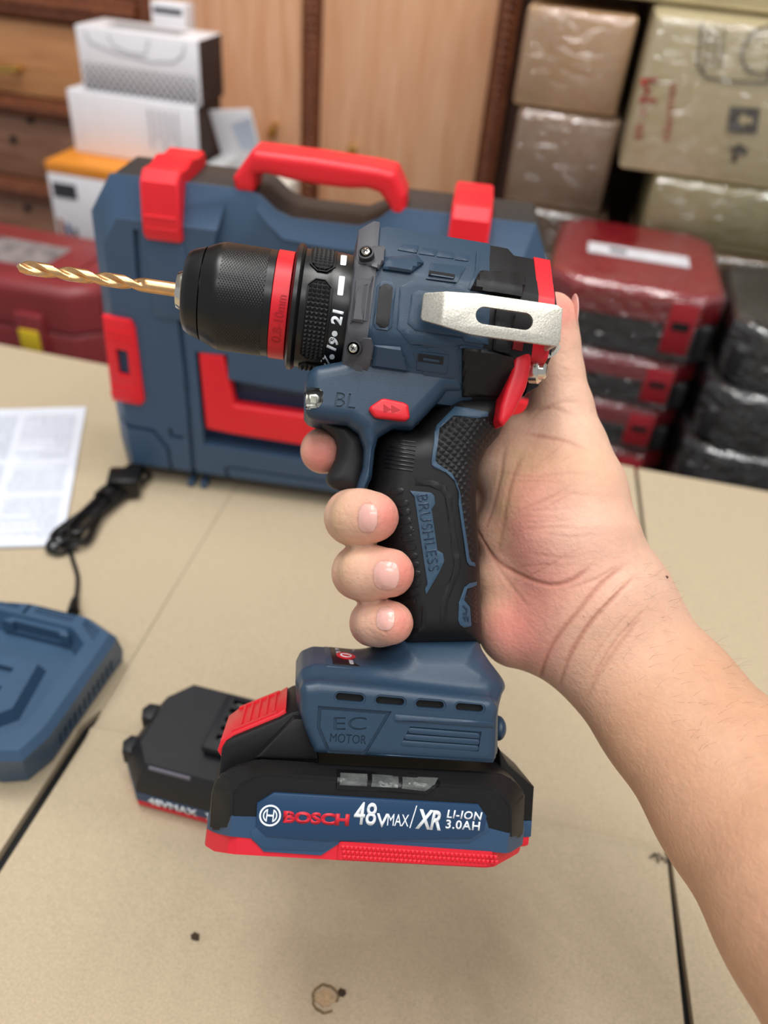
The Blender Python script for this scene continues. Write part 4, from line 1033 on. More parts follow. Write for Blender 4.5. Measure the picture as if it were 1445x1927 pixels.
def slotpoly(a, b, r):
    A = Vector(a); B = Vector(b); e = (B - A).normalized(); n_ = Vector((-e.y, e.x)); out = []
    for k in range(9): t = math.pi / 2 + math.pi * k / 8; out.append(tuple(A + e * math.cos(t) * r + n_ * math.sin(t) * r))
    for k in range(9): t = -math.pi / 2 + math.pi * k / 8; out.append(tuple(B + e * math.cos(t) * r + n_ * math.sin(t) * r))
    return out
vs_ = []
for x0, y0, x1, y1 in ((286, 476, 424, 488), (558, 500, 700, 512), (832, 524, 970, 534), (1102, 545, 1238, 556)):
    q = hp([(x0, y0), (x1, y1)], c6b, fbv); vs_.append(q)
    cuts.append(prism(slotpoly(q[0], q[1], .00135), FZ - .0028, FZ + .01))
    cuts.append(prism(slotpoly(q[0], q[1], .0021), FZ - .00045, FZ + .01))
bm = bmesh.new(); groove_bm(bm, hp([(150, 548), (620, 584), (450, 862), (215, 850), (142, 680)], c6b, fbv), .0012, fbv, .0010, True, zf=FZ); cuts.append(done(bm))
cuts.append(prism(hp([(765, 676), (1250, 712), (1228, 846), (700, 800)], c6b, fbv), FZ - .0009, FZ + .01))
ft = boolean(fm.copy(), cuts)
for s, a, b, h in (('EC', (243, 700), (466, 700), .0045), ('MOTOR', (218, 782), (464, 797), .0031)):
    q = hp([a, b], c6b, fbv); ft = boolean(ft, [text_mesh(s, q[0], q[1], h, FZ - .0007, .004, .0)])
foot = dl('foot', ft, DBLUE, smooth=35)
for q in vs_: dl('vent_dark', prism(slotpoly(q[0], q[1], .0013), FZ - .0029, FZ - .0022), BLACKM, foot, smooth=0)
for a, b in (((770, 704), (1218, 740)), ((745, 748), (1218, 782)), ((722, 790), (1212, 824))):
    q = hp([a, b], c6b, fbv); dl('foot_rib', prism(slotpoly(q[0], q[1], .0010), FZ - .0012, FZ + .0002, .0003), DBLUE, foot)
ridge('foot_ledge', [(660, 612), (1335, 662)], .0020, .0007, DBLUE, foot, cf=c6b, bv=fbv, edge=.0004)
ridge('foot_ledge', [(480, 868), (1335, 905)], .0012, .0006, DBLUE, foot, cf=c6b, bv=fbv, edge=.0003)
# control panel on the foot's top face
pa = D.z(626, 1257, .018); pb = D.z(684, 1259, .018); py_ = min(pa.y, pb.y) + .0002
pf = link('panel_frame', box(pa.x - .003, pb.x + .003, py_ - .003, py_ + .0009, -.019, .0195, .001), DBLUE, foot)
gl = dl('control_panel', box(pa.x, pb.x, py_ + .0006, py_ + .0013, -.0165, .0172, .0002), mat('panel_gloss', (22, 12, 15), rough=.35, spec=.3), foot)
YT = py_ + .0014
def topplate(P, th=.0003):
    me = prism(P, 0, th); me.transform(Matrix(((1, 0, 0, 0), (0, 0, 1, YT), (0, 1, 0, 0), (0, 0, 0, 1)))); bmm = bmesh.new(); bmm.from_mesh(me); bmesh.ops.recalc_face_normals(bmm, faces=bmm.faces); bmm.to_mesh(me); bmm.free(); return me
cxp = (pa.x + pb.x) / 2
ringp = [(cxp + .0038 * math.cos(a * math.pi / 12), .001 + .0062 * math.sin(a * math.pi / 12)) for a in range(24)]
dl('power_button', topplate(ringp), DRED, gl)
dl('button_ring', join([topplate(q, .0005) for q in strip([(cxp + .0020 * math.cos(a * math.pi / 8), .001 + .0030 * math.sin(a * math.pi / 8)) for a in range(16)], .0006, True)]), WHT, gl, smooth=0)
def toptext(s, x, z, wd, h):
    me = text_mesh(s, (0, 0), (wd, 0), h, 0, .0002)   # reads along the depth of the panel
    me.transform(Matrix(((0, -1, 0, x), (0, 0, 1, YT), (-1, 0, 0, z), (0, 0, 0, 1)))); return me
for s, x, z, wd, h in (('0-50', pa.x + .004, -.002, .005, .0020), ('50', pa.x + .0035, -.010, .004, .0016), ('100', pb.x - .0008, -.0095, .005, .0016), ('ON/OFF', cxp + .0022, .0155, .0075, .0016)):
    dl('panel_lettering', toptext(s, x, z, wd, h), mat('letter_dim', (180, 170, 172), rough=.5), gl, smooth=0)
o = D.z(936, 1370, .004)
bm = bmesh.new(); bmesh.ops.create_uvsphere(bm, u_segments=20, v_segments=12, radius=1, matrix=Matrix.Translation(o) @ Matrix.Diagonal((.0032, .0048, .006, 1))); dl('side_stud', done(bm), DBLUE, foot)

# ---- battery pack on the drill
BZ = .0368
pack = dl('battery_pack', prism(P_([(440, 1560), (444, 1500), (492, 1446), (900, 1454), (950, 1474), (955, 1570)], .02), -.024, .024, .002, both=True), RUB)
def sect(stations, name, m, parent, zt_in=0.0, bev=.0006):
    """solid along x: each station (px, y top px, y bottom px, half width); the corners follow the plan outline"""
    bm = bmesh.new(); rings = []
    for px, yt, yb, z in stations:
        t = D.z(px, yt, z); b = D.z(px, yb, z); x = (t.x + b.x) / 2
        rings.append([(x, t.y, z), (x, t.y, -z), (x, b.y, -z), (x, b.y, z)])
    loft_bm(bm, rings); return dl(name, done(bm), m, parent, smooth=20)
# lower body rings in z: side face, shoulder, inner
A_ = [(436, 1562), (436, 1495), (446, 1480), (478, 1462), (492, 1457), (640, 1466), (925, 1484), (932, 1486), (950, 1502), (961, 1521), (961, 1580)]
B_ = [(395, 1562), (400, 1490), (412, 1462), (440, 1442), (487, 1429), (640, 1439), (930, 1453), (945, 1457), (966, 1468), (988, 1492), (984, 1575)]
bm = bmesh.new(); RA = [(x, y, BZ) for x, y in P_(A_, BZ)]; RB = [(x, y, .0285) for x, y in P_(B_, .0285)]; RC = [(x, y, .020) for x, y in P_([(392, 1560), (398, 1486), (411, 1458), (440, 1440), (487, 1427), (640, 1436), (930, 1450), (945, 1454), (966, 1466), (986, 1490), (982, 1573)], .020)]
loft_bm(bm, [RA, RB, RC, [(x, y, -z) for x, y, z in RC], [(x, y, -z) for x, y, z in RB], [(x, y, -z) for x, y, z in RA]])
sh_m = done(bm)
bm = bmesh.new(); bm.from_mesh(sh_m); bmesh.ops.bevel(bm, geom=[e for e in bm.edges if e.calc_face_angle(0) > rad(18)], offset=.0009, segments=2, affect='EDGES', clamp_overlap=True); sh_m = done(bm)
bshell = dl('battery_shell', sh_m, RUB, pack, smooth=30)
bbv = bvh_of(sh_m)
# rear wing of the shell on the far side
wing = [(958, 1420), (1006, 1481), (1002, 1553), (950, 1553)]
bm = bmesh.new(); prism_bm(bm, P_([(938, 1406), (946, 1420), (958, 1440), (1006, 1482), (1002, 1545), (950, 1545)], .010), -.020, .010, .001, both=True); dl('rear_block', done(bm), RUB, pack)
bm = bmesh.new(); prism_bm(bm, P_([(950, 1545), (1002, 1545), (1000, 1576), (950, 1580)], .010), -.020, .0098, .0006, both=True); dl('rear_band', done(bm), mat('battery_blue', (44, 72, 102)), pack)
bm = bmesh.new(); prism_bm(bm, P_([(950, 1576), (998, 1573), (996, 1592), (990, 1595), (950, 1600)], .010), -.020, .0094, .0008, both=True); dl('rear_base', done(bm), mat('battery_red', (214, 30, 48)), pack)
# release tower and red button
tw = P_([(410, 1470), (417, 1410), (424, 1398), (440, 1388), (525, 1353), (548, 1340), (570, 1335), (600, 1425), (600, 1440), (480, 1432), (440, 1446)], .021)
bm = bmesh.new(); prism_bm(bm, tw, -.021, .021, .0012, both=True); tower = dl('release_housing', done(bm), RUB, pack, smooth=30)
cl_ = P_([(590, 1352), (552, 1352), (478, 1428), (600, 1432)], .0255); bm = bmesh.new(); prism_bm(bm, cl_, -.0255, .0255, .0015, both=True); dl('housing_cheek', done(bm), RUB, tower, smooth=30)
bt_top = P_([(409, 1412), (415, 1394), (438, 1377), (522, 1342), (538, 1332)], .0175); bt_low = P_([(541, 1352), (525, 1362), (441, 1396), (424, 1410), (417, 1425)], .0175)
bm = bmesh.new(); prism_bm(bm, bt_top + bt_low, -.0165, .0180, .0006, both=True); btn = dl('release_button', done(bm), DRED, pack, smooth=30)
ta = Vector(P_([(441, 1383)], .0175)[0]); tb2 = Vector(P_([(524, 1349)], .0175)[0]); e = (tb2 - ta).normalized(); n_ = Vector((-e.y, e.x)); ta = ta + n_ * .0012; tb2 = tb2 + n_ * .0012
for k in range(5):
    c = ta.lerp(tb2, .16 + .19 * k); q = [tuple(c + e * s * .0010 + n_ * t) for s, t in ((-1, -.0004), (1, -.0004), (.4, .0008), (-.4, .0008))]
    dl('button_rib', prism(q, -.013, .0145, 0), DRED, btn, smooth=20)
for z0_, z1_ in ((.0150, .0176), (-.0160, -.0135)):
    dl('button_rim', prism([tuple(ta.lerp(tb2, t) + n_ * s) for t, s in ((-.05, -.0004), (1.05, -.0004), (1.0, .0007), (0, .0007))], z0_, z1_, 0), DRED, btn, smooth=20)
# blue band, red base
BBL = mat('battery_blue', (40, 64, 86)); BRD = mat('battery_red', (214, 30, 48))
sect([(390, 1535, 1560, .0215), (393, 1535, 1561, .0240), (408, 1540, 1568, .0290), (434, 1536, 1574, BZ + .0002), (476, 1537, 1578, BZ + .0003), (500, 1540, 1603, BZ + .0004), (608, 1545, 1610, BZ + .0004), (640, 1548, 1588, BZ + .0004), (915, 1558, 1602, BZ + .0004), (955, 1568, 1606, BZ + .0002), (963, 1566, 1604, .0345), (982, 1557, 1592, .026), (985, 1557, 1590, .024)], 'blue_band', BBL, pack)
sect([(387, 1557, 1588, .0205), (389, 1557, 1592, .0235), (405, 1565, 1602, .0290), (430, 1571, 1606, .0355), (445, 1573, 1608, BZ), (497, 1577, 1611, BZ), (610, 1585, 1617, BZ), (640, 1582, 1619, BZ), (915, 1600, 1633, BZ), (932, 1601, 1631, .0360), (975, 1590, 1606, .0265), (979, 1588, 1600, .0240)], 'red_base', BRD, pack)
sect([(636, 1586, 1616, BZ + .0006), (640, 1584, 1618, BZ + .0010), (915, 1603, 1631, BZ + .0010), (925, 1603, 1628, BZ + .0006)], 'base_pad', BRD, pack)
bm = bmesh.new()
for j in range(3):
    for k in range(36):
        px = 645 + k * 8.2 + j * 1.5; yy = 1590.5 + j * 9 + (px - 640) * .0655
        if yy + 7 > 1618 + (px - 640) * .05: continue
        q = D.z(px, yy + 4, BZ + .001); s = .00058
        v4 = [bm.verts.new((q.x + a * s, q.y + b * s, BZ + .00095)) for a, b in ((-1.15, -1.3), (1.15, -1.3), (1.15, 1.3), (-1.15, 1.3))]; t4 = [bm.verts.new((q.x + a * s * .5, q.y + b * s * .5, BZ + .0015)) for a, b in ((-1, -1), (1, -1), (1, 1), (-1, 1))]
        bm.faces.new(t4)
        for i in range(4): bm.faces.new((v4[i], v4[(i + 1) % 4], t4[(i + 1) % 4], t4[i]))
me = bpy.data.meshes.new('studs'); bm.to_mesh(me); bm.free(); dl('stud_pattern', me, BRD, pack, smooth=0)
# label plate and writing
c8 = lambda x, y: (360 + x / 2.125, 1400 + y / 2.125)
LBL = [(262, 240), (330, 197), (1150, 245), (1182, 290), (1172, 345), (1120, 378), (535, 390), (300, 372), (258, 330)]
ZL = BZ + .0012
lblp = P_([c8(*p) for p in LBL], ZL)
border = P_([c8(*p) for p in [(240, 385), (290, 425), (530, 432), (605, 385), (1110, 402), (1195, 350), (1180, 300), (1100, 300), (300, 300), (236, 350)]], BZ + .0008)
dl('label_border', prism(border, BZ - .001, BZ + .0007, .0006), BBL, pack, smooth=30)
lab = dl('label_plate', prism(lblp, BZ - .001, ZL, .0004), mat('label_blue', (30, 60, 92), rough=.35), pack, smooth=30)
def lt(s, a, b, h, m, bold=0, shear=0, sp=1.0, name='lettering'):
    dl(name, text_mesh(s, P_([a], ZL)[0], P_([b], ZL)[0], h, ZL, .00015, bold, shear, sp), m, lab, smooth=0)
LRED = mat('letter_red', (200, 30, 50), rough=.5)
lt('BOSCH', (532, 1548), (656, 1554.5), .0041, LRED, .055, .0)
lt('48', (664, 1551), (706, 1554), .0078, WHT, .012)
lt('V', (707, 1556), (729, 1557), .0047, WHT, .02)
lt('MAX', (728, 1553), (768, 1555), .0040, WHT, .0)
lt('XR', (781, 1559), (829, 1563), .0068, WHT, .03, .12, .95)
lt('LI-ION', (840, 1539), (906, 1544), .0029, WHT, .02, .1, 1.1)
lt('3.0AH', (838, 1559), (902, 1563), .0031, WHT, .02, .0, 1.1)
dl('lettering', prism(P_([(783, 1516), (785, 1516), (772, 1558), (770, 1558)], ZL), ZL, ZL + .00015), WHT, lab, smooth=0)
lc_ = Vector(P_([c8(315, 286)], ZL)[0]); RL = .00335
def ring_me(r, wd, z=ZL):
    return join([prism(q, z, z + .00015) for q in strip([(lc_.x + r * math.cos(a * math.pi / 18), lc_.y + r * math.sin(a * math.pi / 18)) for a in range(36)], wd, True)])
em_parts = [ring_me(RL, .0006)]
for s in (-1, 1):
    em_parts += [prism([(lc_.x + s * (.0009), lc_.y - .0021), (lc_.x + s * .0009, lc_.y + .0021), (lc_.x + s * .0013, lc_.y + .0021), (lc_.x + s * .0013, lc_.y - .0021)], ZL, ZL + .00015)]
    arc = [(lc_.x + s * .0022 * math.cos(a) , lc_.y + .0022 * math.sin(a)) for a in [math.pi * (k / 10 - .5) * .62 for k in range(11)]]
    em_parts += [prism(q, ZL, ZL + .00015) for q in strip(arc, .00045)]
em_parts += [prism([(lc_.x - .0009, lc_.y - .0003), (lc_.x + .0009, lc_.y - .0003), (lc_.x + .0009, lc_.y + .0003), (lc_.x - .0009, lc_.y + .0003)], ZL, ZL + .00015)]
dl('round_emblem', join(em_parts), WHT, lab, smooth=0)
# charge gauge on the sloping shoulder
def sh_hit(pts): return [(lambda h: (h.x, h.y))(D.hit(bbv, *c8(*p), .033)) for p in pts]
gz = relief('charge_gauge', [(580, 100), (1000, 118), (1002, 135), (940, 200), (578, 178)], .0007, GLB, pack, cf=c8, bv=bbv, edge=.0003, res=.0007)
for q in ([(595, 112), (703, 117), (700, 165), (592, 160)], [(722, 118), (826, 123), (824, 172), (718, 167)], [(842, 124), (985, 132), (932, 185), (840, 174)]):
    relief('gauge_window', q, .0010, mat('gauge_grey2', (96, 100, 98), rough=.25, noise=.3, nscale=250), gz, cf=c8, bv=bbv, edge=.0, res=.0007)

# ================================================================ THE HAND AND FOREARM
SKIN = mat('skin', (214, 168, 140), rough=.48, noise=.10, nscale=220, bump=.0003, bscale=620, sss=.35, attr='skin_tone', spec=.35)
def h3(px, py, z): q = D.z(px, py, z * MM); return np.array((q.x, q.y, q.z))
chains = {
 'index':  [(930, 845, -30, 12), (800, 842, -38, 10.5), (690, 842, -38, 9.6), (640, 845, -30, 9.0), (609, 848, -16, 8.8), (605, 850, -3, 8.3)],
 'middle': [(925, 950, -32, 12), (780, 958, -38, 11), (690, 966, -30, 10.8), (664, 972, -12, 10.6), (664, 973, 6, 10.4), (677, 973, 17, 10.0), (703, 973, 22, 9.2)],
 'ring':   [(925, 1050, -32, 12), (790, 1062, -37, 10.8), (700, 1072, -29, 10.4), (675, 1076, -12, 10.2), (676, 1077, 6, 10.0), (692, 1077, 17, 9.8), (733, 1078, 23, 9.0)],
 'little': [(925, 1140, -30, 11), (810, 1160, -35, 9.6), (735, 1168, -26, 9.0), (705, 1171, -10, 8.7), (702, 1172, 6, 8.5), (713, 1172, 15, 8.4), (737, 1172, 21, 8.0)],
}
thumb = [(1085, 1010, -2, 25), (1072, 930, -6, 21), (1064, 850, -10, 16.6), (1056, 770, -12, 12.6), (1047, 700, -12, 10.6), (1044, 645, -11, 9.6), (1042, 602, -10, 8.6), (1042, 585, -10, 7.6)]
palm = [((1120, 1120, 0, 27), (1010, 950, -8, 19)), ((1010, 950, -8, 19), (948, 880, -16, 13)), ((1130, 1130, -2, 26), (960, 1000, -14, 15)), ((1120, 1150, -4, 24), (958, 1090, -14, 15)),
        ((1100, 1180, -2, 22), (962, 1170, -10, 15)), ((1110, 1195, -2, 17), (968, 1198, -6, 12.5)), ((1000, 960, -14, 14), (925, 845, -28, 12)), ((990, 1010, -16, 14), (925, 950, -30, 12)), ((985, 1070, -16, 14), (925, 1050, -30, 12)), ((985, 1140, -16, 13), (925, 1140, -28, 11)),
        ((1072, 930, -6, 21), (985, 872, -14, 15)), ((1060, 850, -12, 14), (970, 835, -18, 12))]
arm = [(1125, 1165, -1, 29.5), (1175, 1225, 4, 29.0), (1260, 1330, 18, 30), (1400, 1500, 42, 34), (1560, 1700, 75, 38), (1760, 1960, 112, 42)]
def handf(X, Y, Z):
    def chain(c, k, ks=.0015):
        d = None
        for a, b in zip(c, c[1:]):
            s = seg_sdf(X, Y, Z, h3(*a[:3]), h3(*b[:3]), a[3] * MM, b[3] * MM); d = s if d is None else smin(d, s, k)
        return d
    body = None
    for a, b in palm:
        s = seg_sdf(X, Y, Z, h3(*a[:3]), h3(*b[:3]), a[3] * MM, b[3] * MM); body = s if body is None else smin(body, s, .0045)
    body = smin(body, chain(thumb, .004), .007)
    ad = None
    for a, b in zip(arm, arm[1:]):
        s = seg_sdf(X, Y, Z, h3(*a[:3]), h3(*b[:3]), a[3] * MM, b[3] * MM, .78, (0.25, .25, 1)); ad = s if ad is None else smin(ad, s, .006)
    body = smin(body, ad, .012)
    fingers = None
    for n_, c in chains.items():
        s = chain(c, .003); fingers = s if fingers is None else smin(fingers, s, .0006)
    return smin(body, fingers, .004)
allp = [h3(*p[:3]) for c in list(chains.values()) + [thumb] for p in c]
lo = np.min(allp, 0) - .03; hi = np.max(allp, 0) + .03
e_ = h3(*arm[-1][:3]); lo = np.minimum(lo, e_ - .05); hi = np.maximum(hi, e_ + .05)
RES = .00125
hm = surface(handf, lo, hi, RES, 3)
# ---- creases, nail beds, colour
_o = bpy.data.objects.new('tmp', hm); COL.objects.link(_o); _m = _o.modifiers.new('s', 'SUBSURF'); _m.levels = 1; _m.render_levels = 1
bpy.context.view_layer.update(); hm = bpy.data.meshes.new_from_object(_o.evaluated_get(bpy.context.evaluated_depsgraph_get())); bpy.data.objects.remove(_o)
V = np.array([v.co for v in hm.vertices]); hm.update()
N = np.array([v.normal for v in hm.vertices])
hbv = bvh_of(hm)
def pl3(pts, n=7):
    P = spline([Vector((a, b, 0)) for a, b in pts], n); out = []
    for p in P:
        h = hbv.ray_cast(D.o, D.dir(p.x, p.y).normalized())
        if h[0] is not None: out.append(tuple(h[0]))
    return np.array(out)
def near(P):
    d = np.full(len(V), 1e9)
    for a, b in zip(P, P[1:]):
        e = b - a; L2 = e @ e + 1e-15; t = np.clip(((V - a) @ e) / L2, 0, 1); q = V - a - t[:, None] * e; d = np.minimum(d, np.einsum('ij,ij->i', q, q))
    return np.sqrt(d)
base = np.array(lin((222, 178, 154))[:3]); pinkc = np.array(lin((222, 128, 118))[:3]); redc = np.array(lin((212, 116, 110))[:3]); yel = np.array(lin((214, 178, 136))[:3]); lightc = np.array(lin((230, 194, 172))[:3]); crease = np.array(lin((176, 106, 88))[:3]); tan = np.array(lin((202, 154, 120))[:3])
colr = np.tile(base, (len(V), 1)); disp = np.zeros(len(V))
def blob(px, py, r, c, a, zz=None):
    global colr
    h = hbv.ray_cast(D.o, D.dir(px, py).normalized()); q = np.array(h[0] if h[0] is not None else D.z(px, py, 0))
    d = np.sqrt(((V - q) ** 2).sum(1)); w_ = a * np.exp(-(d / (r * MM)) ** 2); colr = colr * (1 - w_[:, None]) + c * w_[:, None]
# forearm a touch more tanned
aw = h3(1175, 1225, 0); ax_ = h3(1560, 1700, 75) - aw; ax_ /= np.linalg.norm(ax_); t = np.clip(((V - aw) @ ax_) / .03, 0, 1)[:, None]; colr = colr * (1 - t * .75) + tan * t * .75
for a in [(606, 860, 11, pinkc, .8), (735, 972, 9, pinkc, .8), (762, 1078, 9, pinkc, .8), (757, 1172, 8, pinkc, .7), (660, 1185, 9, pinkc, .35), (640, 1110, 8, pinkc, .3), (1050, 580, 9, pinkc, .75), (1010, 1050, 14, redc, .35), (985, 990, 16, redc, .5), (985, 940, 12, pinkc, .35), (1060, 960, 22, pinkc, .25), (1010, 880, 14, pinkc, .3), (1060, 1060, 16, pinkc, .2), (950, 1170, 14, redc, .6),
          (1000, 1215, 12, redc, .4), (1075, 1000, 18, lightc, .6), (1090, 870, 16, yel, .4), (915, 940, 8, lightc, .7), (918, 880, 8, lightc, .5), (945, 900, 5, yel, .6), (945, 960, 5, yel, .7), (942, 1010, 5, yel, .5), (970, 860, 6, yel, .5), (1000, 870, 8, yel, .5), (960, 940, 7, yel, .35), (1075, 800, 12, lightc, .3), (1010, 1130, 14, redc, .3), (640, 1060, 9, yel, .5), (625, 970, 9, yel, .5), (920, 1120, 10, yel, .3)]: blob(*a)
rl = random.Random(11); fine = []
for k in range(16):
    x = rl.uniform(985, 1080); y = rl.uniform(850, 1075); L_ = rl.uniform(25, 60); a = rl.choice((rl.uniform(-.1, .25), rl.uniform(-.7, -.4)))
    fine.append(([(x - L_ * math.cos(a), y - L_ * math.sin(a)), (x, y + rl.uniform(-4, 4)), (x + L_ * math.cos(a), y + L_ * math.sin(a))], .7, .22, .2))
for k in range(6):
    t = rl.uniform(0, 1); x = 1040 + 70 * t; y = 1250 + 40 * t; fine.append(([(x, y), (x + 50, y - 80), (x + 115, y - 150)], .6, .25, .18))
for pts, wd, dep, ca_ in fine + [
    ([(893, 990), (930, 1050), (975, 1080), (1030, 1100), (1075, 1092), (1115, 1062)], 1.3, .9, .65),
    ([(950, 830), (940, 900), (925, 960), (905, 1010)], 1.6, .5, .25), ([(985, 845), (960, 910), (945, 990), (935, 1050)], 1.8, .5, .22),
    ([(975, 815), (1020, 822), (1070, 832), (1110, 850)], 1.4, .6, .4), ([(1000, 775), (1040, 768), (1085, 785)], 1.2, .5, .3), ([(985, 800), (1020, 772), (1060, 756), (1100, 758)], 1.1, .4, .25),
    ([(905, 1020), (960, 1100), (1000, 1150)], 1.2, .4, .22), ([(1060, 1110), (1120, 1090), (1170, 1060)], 1.2, .5, .3),
    ([(1014, 1275), (1040, 1212), (1088, 1150), (1130, 1100), (1180, 1062)], 1.3, 1.1, .5), ([(1048, 1300), (1072, 1235), (1112, 1172), (1160, 1120), (1200, 1080)], 1.2, .9, .38), ([(1098, 1325), (1125, 1270), (1165, 1215), (1215, 1150)], 1.4, .45, .25),
    ([(1010, 1000), (1070, 1010), (1130, 1005)], .9, .25, .15), ([(1000, 950), (1060, 930), (1130, 935)], .9, .22, .12), ([(990, 1040), (1060, 1050), (1120, 1040)], .9, .25, .15), ([(1010, 900), (1060, 890), (1120, 895)], .9, .2, .12), ([(1060, 740), (1090, 735)], 1, .4, .2),
    ([(1040, 660), (1075, 668)], 1, .35, .2), ([(1042, 690), (1085, 700)], 1, .35, .2)]:
    P = pl3(pts)
    wd *= .62; dep *= .8
    if len(P) > 1:
        d = near(P); g = np.exp(-(d / (wd * MM)) ** 2) * (1 - .9 * np.exp(-(((V - P[0]) ** 2).sum(1)) / .005 ** 2)) * (1 - .9 * np.exp(-(((V - P[-1]) ** 2).sum(1)) / .005 ** 2)); disp -= g * dep * MM * .8; w_ = (g ** .8) * ca_; colr = colr * (1 - w_[:, None]) + crease * w_[:, None]
# nail outlines: px centre, half sizes, tilt
nails = [('middle', 692, 975, 18, 27, 3), ('ring', 727, 1083, 24, 27, 0), ('little', 725, 1164, 17, 22, 6)]
for _, px, py, a, b, rot in nails:
    ro = rad(rot); pts = [(px + a * math.cos(t) * math.cos(ro) - b * math.sin(t) * math.sin(ro), py + a * math.cos(t) * math.sin(ro) + b * math.sin(t) * math.cos(ro)) for t in np.linspace(math.pi * .5, math.pi * 1.5, 9)]
    d = near(pl3(pts, 2)); g = np.exp(-(d / (1.1 * MM)) ** 2); disp -= g * .00035; w_ = g * .3; colr = colr * (1 - w_[:, None]) + crease * w_[:, None]
V2 = V + N * disp[:, None]
hm.vertices.foreach_set('co', V2.ravel()); hm.update()
at = hm.color_attributes.new('skin_tone', 'FLOAT_COLOR', 'POINT')
at.data.foreach_set('color', np.concatenate([colr, np.ones((len(V), 1))], 1).ravel())
person = link('person', hm, SKIN, smooth=180, M=DMX)
tag(person, "right hand and bare forearm gripping the drill, thumb up behind its rear end", 'person')
hbv = bvh_of(hm)
NAIL = mat('nail', (228, 176, 164), rough=.28, coat=.4, sss=.3, noise=.04, nscale=200, spec=.5)
def nailmesh(px, py, a, b, rot, lift=.00035, bv=hbv):
    ro = rad(rot); pts = []
    for k in range(28):
        t = 2 * math.pi * k / 28; c, s = math.cos(t), math.sin(t); n_ = 2.8
        u = abs(c) ** (2 / n_) * math.copysign(1, c) * a; v = abs(s) ** (2 / n_) * math.copysign(1, s) * b
        h = D.hit(bv, px + u * math.cos(ro) - v * math.sin(ro), py + u * math.sin(ro) + v * math.cos(ro), .03); pts.append((h.x, h.y))
    return drape(pts, bv, lift, .0012, .001, .0002)
for _, px, py, a, b, rot in nails: link('fingernail', nailmesh(px, py, a, b, rot), NAIL, person, smooth=50)
tn = D.z(1079, 592, -.008); bm = bmesh.new(); bmesh.ops.create_uvsphere(bm, u_segments=24, v_segments=16, radius=1, matrix=Matrix.Translation(tn) @ Matrix.Rotation(rad(4), 4, 'Z') @ Matrix.Diagonal((.0009, .0085, .0058, 1)))
link('fingernail', done(bm), NAIL, person, smooth=60)
# fine dark hairs along the forearm's upper edge
bm = bmesh.new(); rnd = random.Random(5)
for k in range(230):
    s = rnd.random(); t = rnd.random() ** 1.6
    ex = 1215 + 330 * s; ey = 1058 + 262 * s ** 1.05
    px = ex - t * 190; py = ey + t * 150
    h = hbv.ray_cast(D.o, D.dir(px, py).normalized())
    if h[0] is None: continue
    p = h[0]; n_ = h[1]; g = Vector((rnd.uniform(.1, .7), rnd.uniform(-.5, .5), 0)); L_ = rnd.uniform(.003, .007)
    d1 = (n_ * .25 + g).normalized(); d2 = (n_ * .02 + g + Vector((.3, .1, 0))).normalized()
    tube_bm(bm, [p - n_ * .0003, p + d1 * L_ * .5, p + d1 * L_ * .5 + d2 * L_ * .5], .000032, 3, rfn=lambda t: 1 - .6 * t)
hr = link('arm_hair', done(bm), mat('hair_brown', (112, 84, 62), rough=.5), person, smooth=180); hr['kind'] = 'stuff'
h = D.hit(hbv, 1254, 1086); bm = bmesh.new(); bmesh.ops.create_uvsphere(bm, u_segments=12, v_segments=8, radius=1, matrix=Matrix.Translation(h) @ Matrix.Diagonal((.0008, .0006, .0004, 1))); link('mole', done(bm), mat('mole_brown', (90, 56, 40), rough=.6), person)

# ================================================================ THINGS ON THE TABLE
# ---- printed manual
mq = [W.z(a, b, TABLE_Z) for a, b in ((118, 1030), (163, 770), (-60, 776), (-150, 1036))]
mp_ = [(v.x, v.y) for v in mq]
man = link('manual', prism(mp_, TABLE_Z + .0006, TABLE_Z + .0028, .0003), mat('paper', (226, 232, 244), rough=.7, noise=.03, nscale=50)); tag(man, 'open white instruction manual with dense small print, left on the table', 'manual')
def uv(u, v):   # u along the near edge from right to left, v from near to far
    a = Vector(mp_[0]).lerp(Vector(mp_[3]), u); b = Vector(mp_[1]).lerp(Vector(mp_[2]), u); q = a.lerp(b, v); return (q.x, q.y)
bm = bmesh.new()
for col in range(2):
    u0, u1 = ((.07, .5), (.56, .97))[col]; n = 54
    for k in range(n):
        if k in (16, 17, 30, 31): continue
        v = .045 + .9 * k / n; x = u0
        while x < u1 - .02:
            wd = random.uniform(.03, .10)
            for q in strip([uv(x, v), uv(min(x + wd, u1), v)], .0009 if col else .0007): bm.faces.new([bm.verts.new((a, b, TABLE_Z + .00295)) for a, b in q])
            x += wd + .012
            if random.random() < .06: break
me = bpy.data.meshes.new('print'); bm.to_mesh(me); bm.free(); link('printed_text', me, mat('print_grey', (158, 166, 184), rough=.8, noise=.1), man, smooth=0)

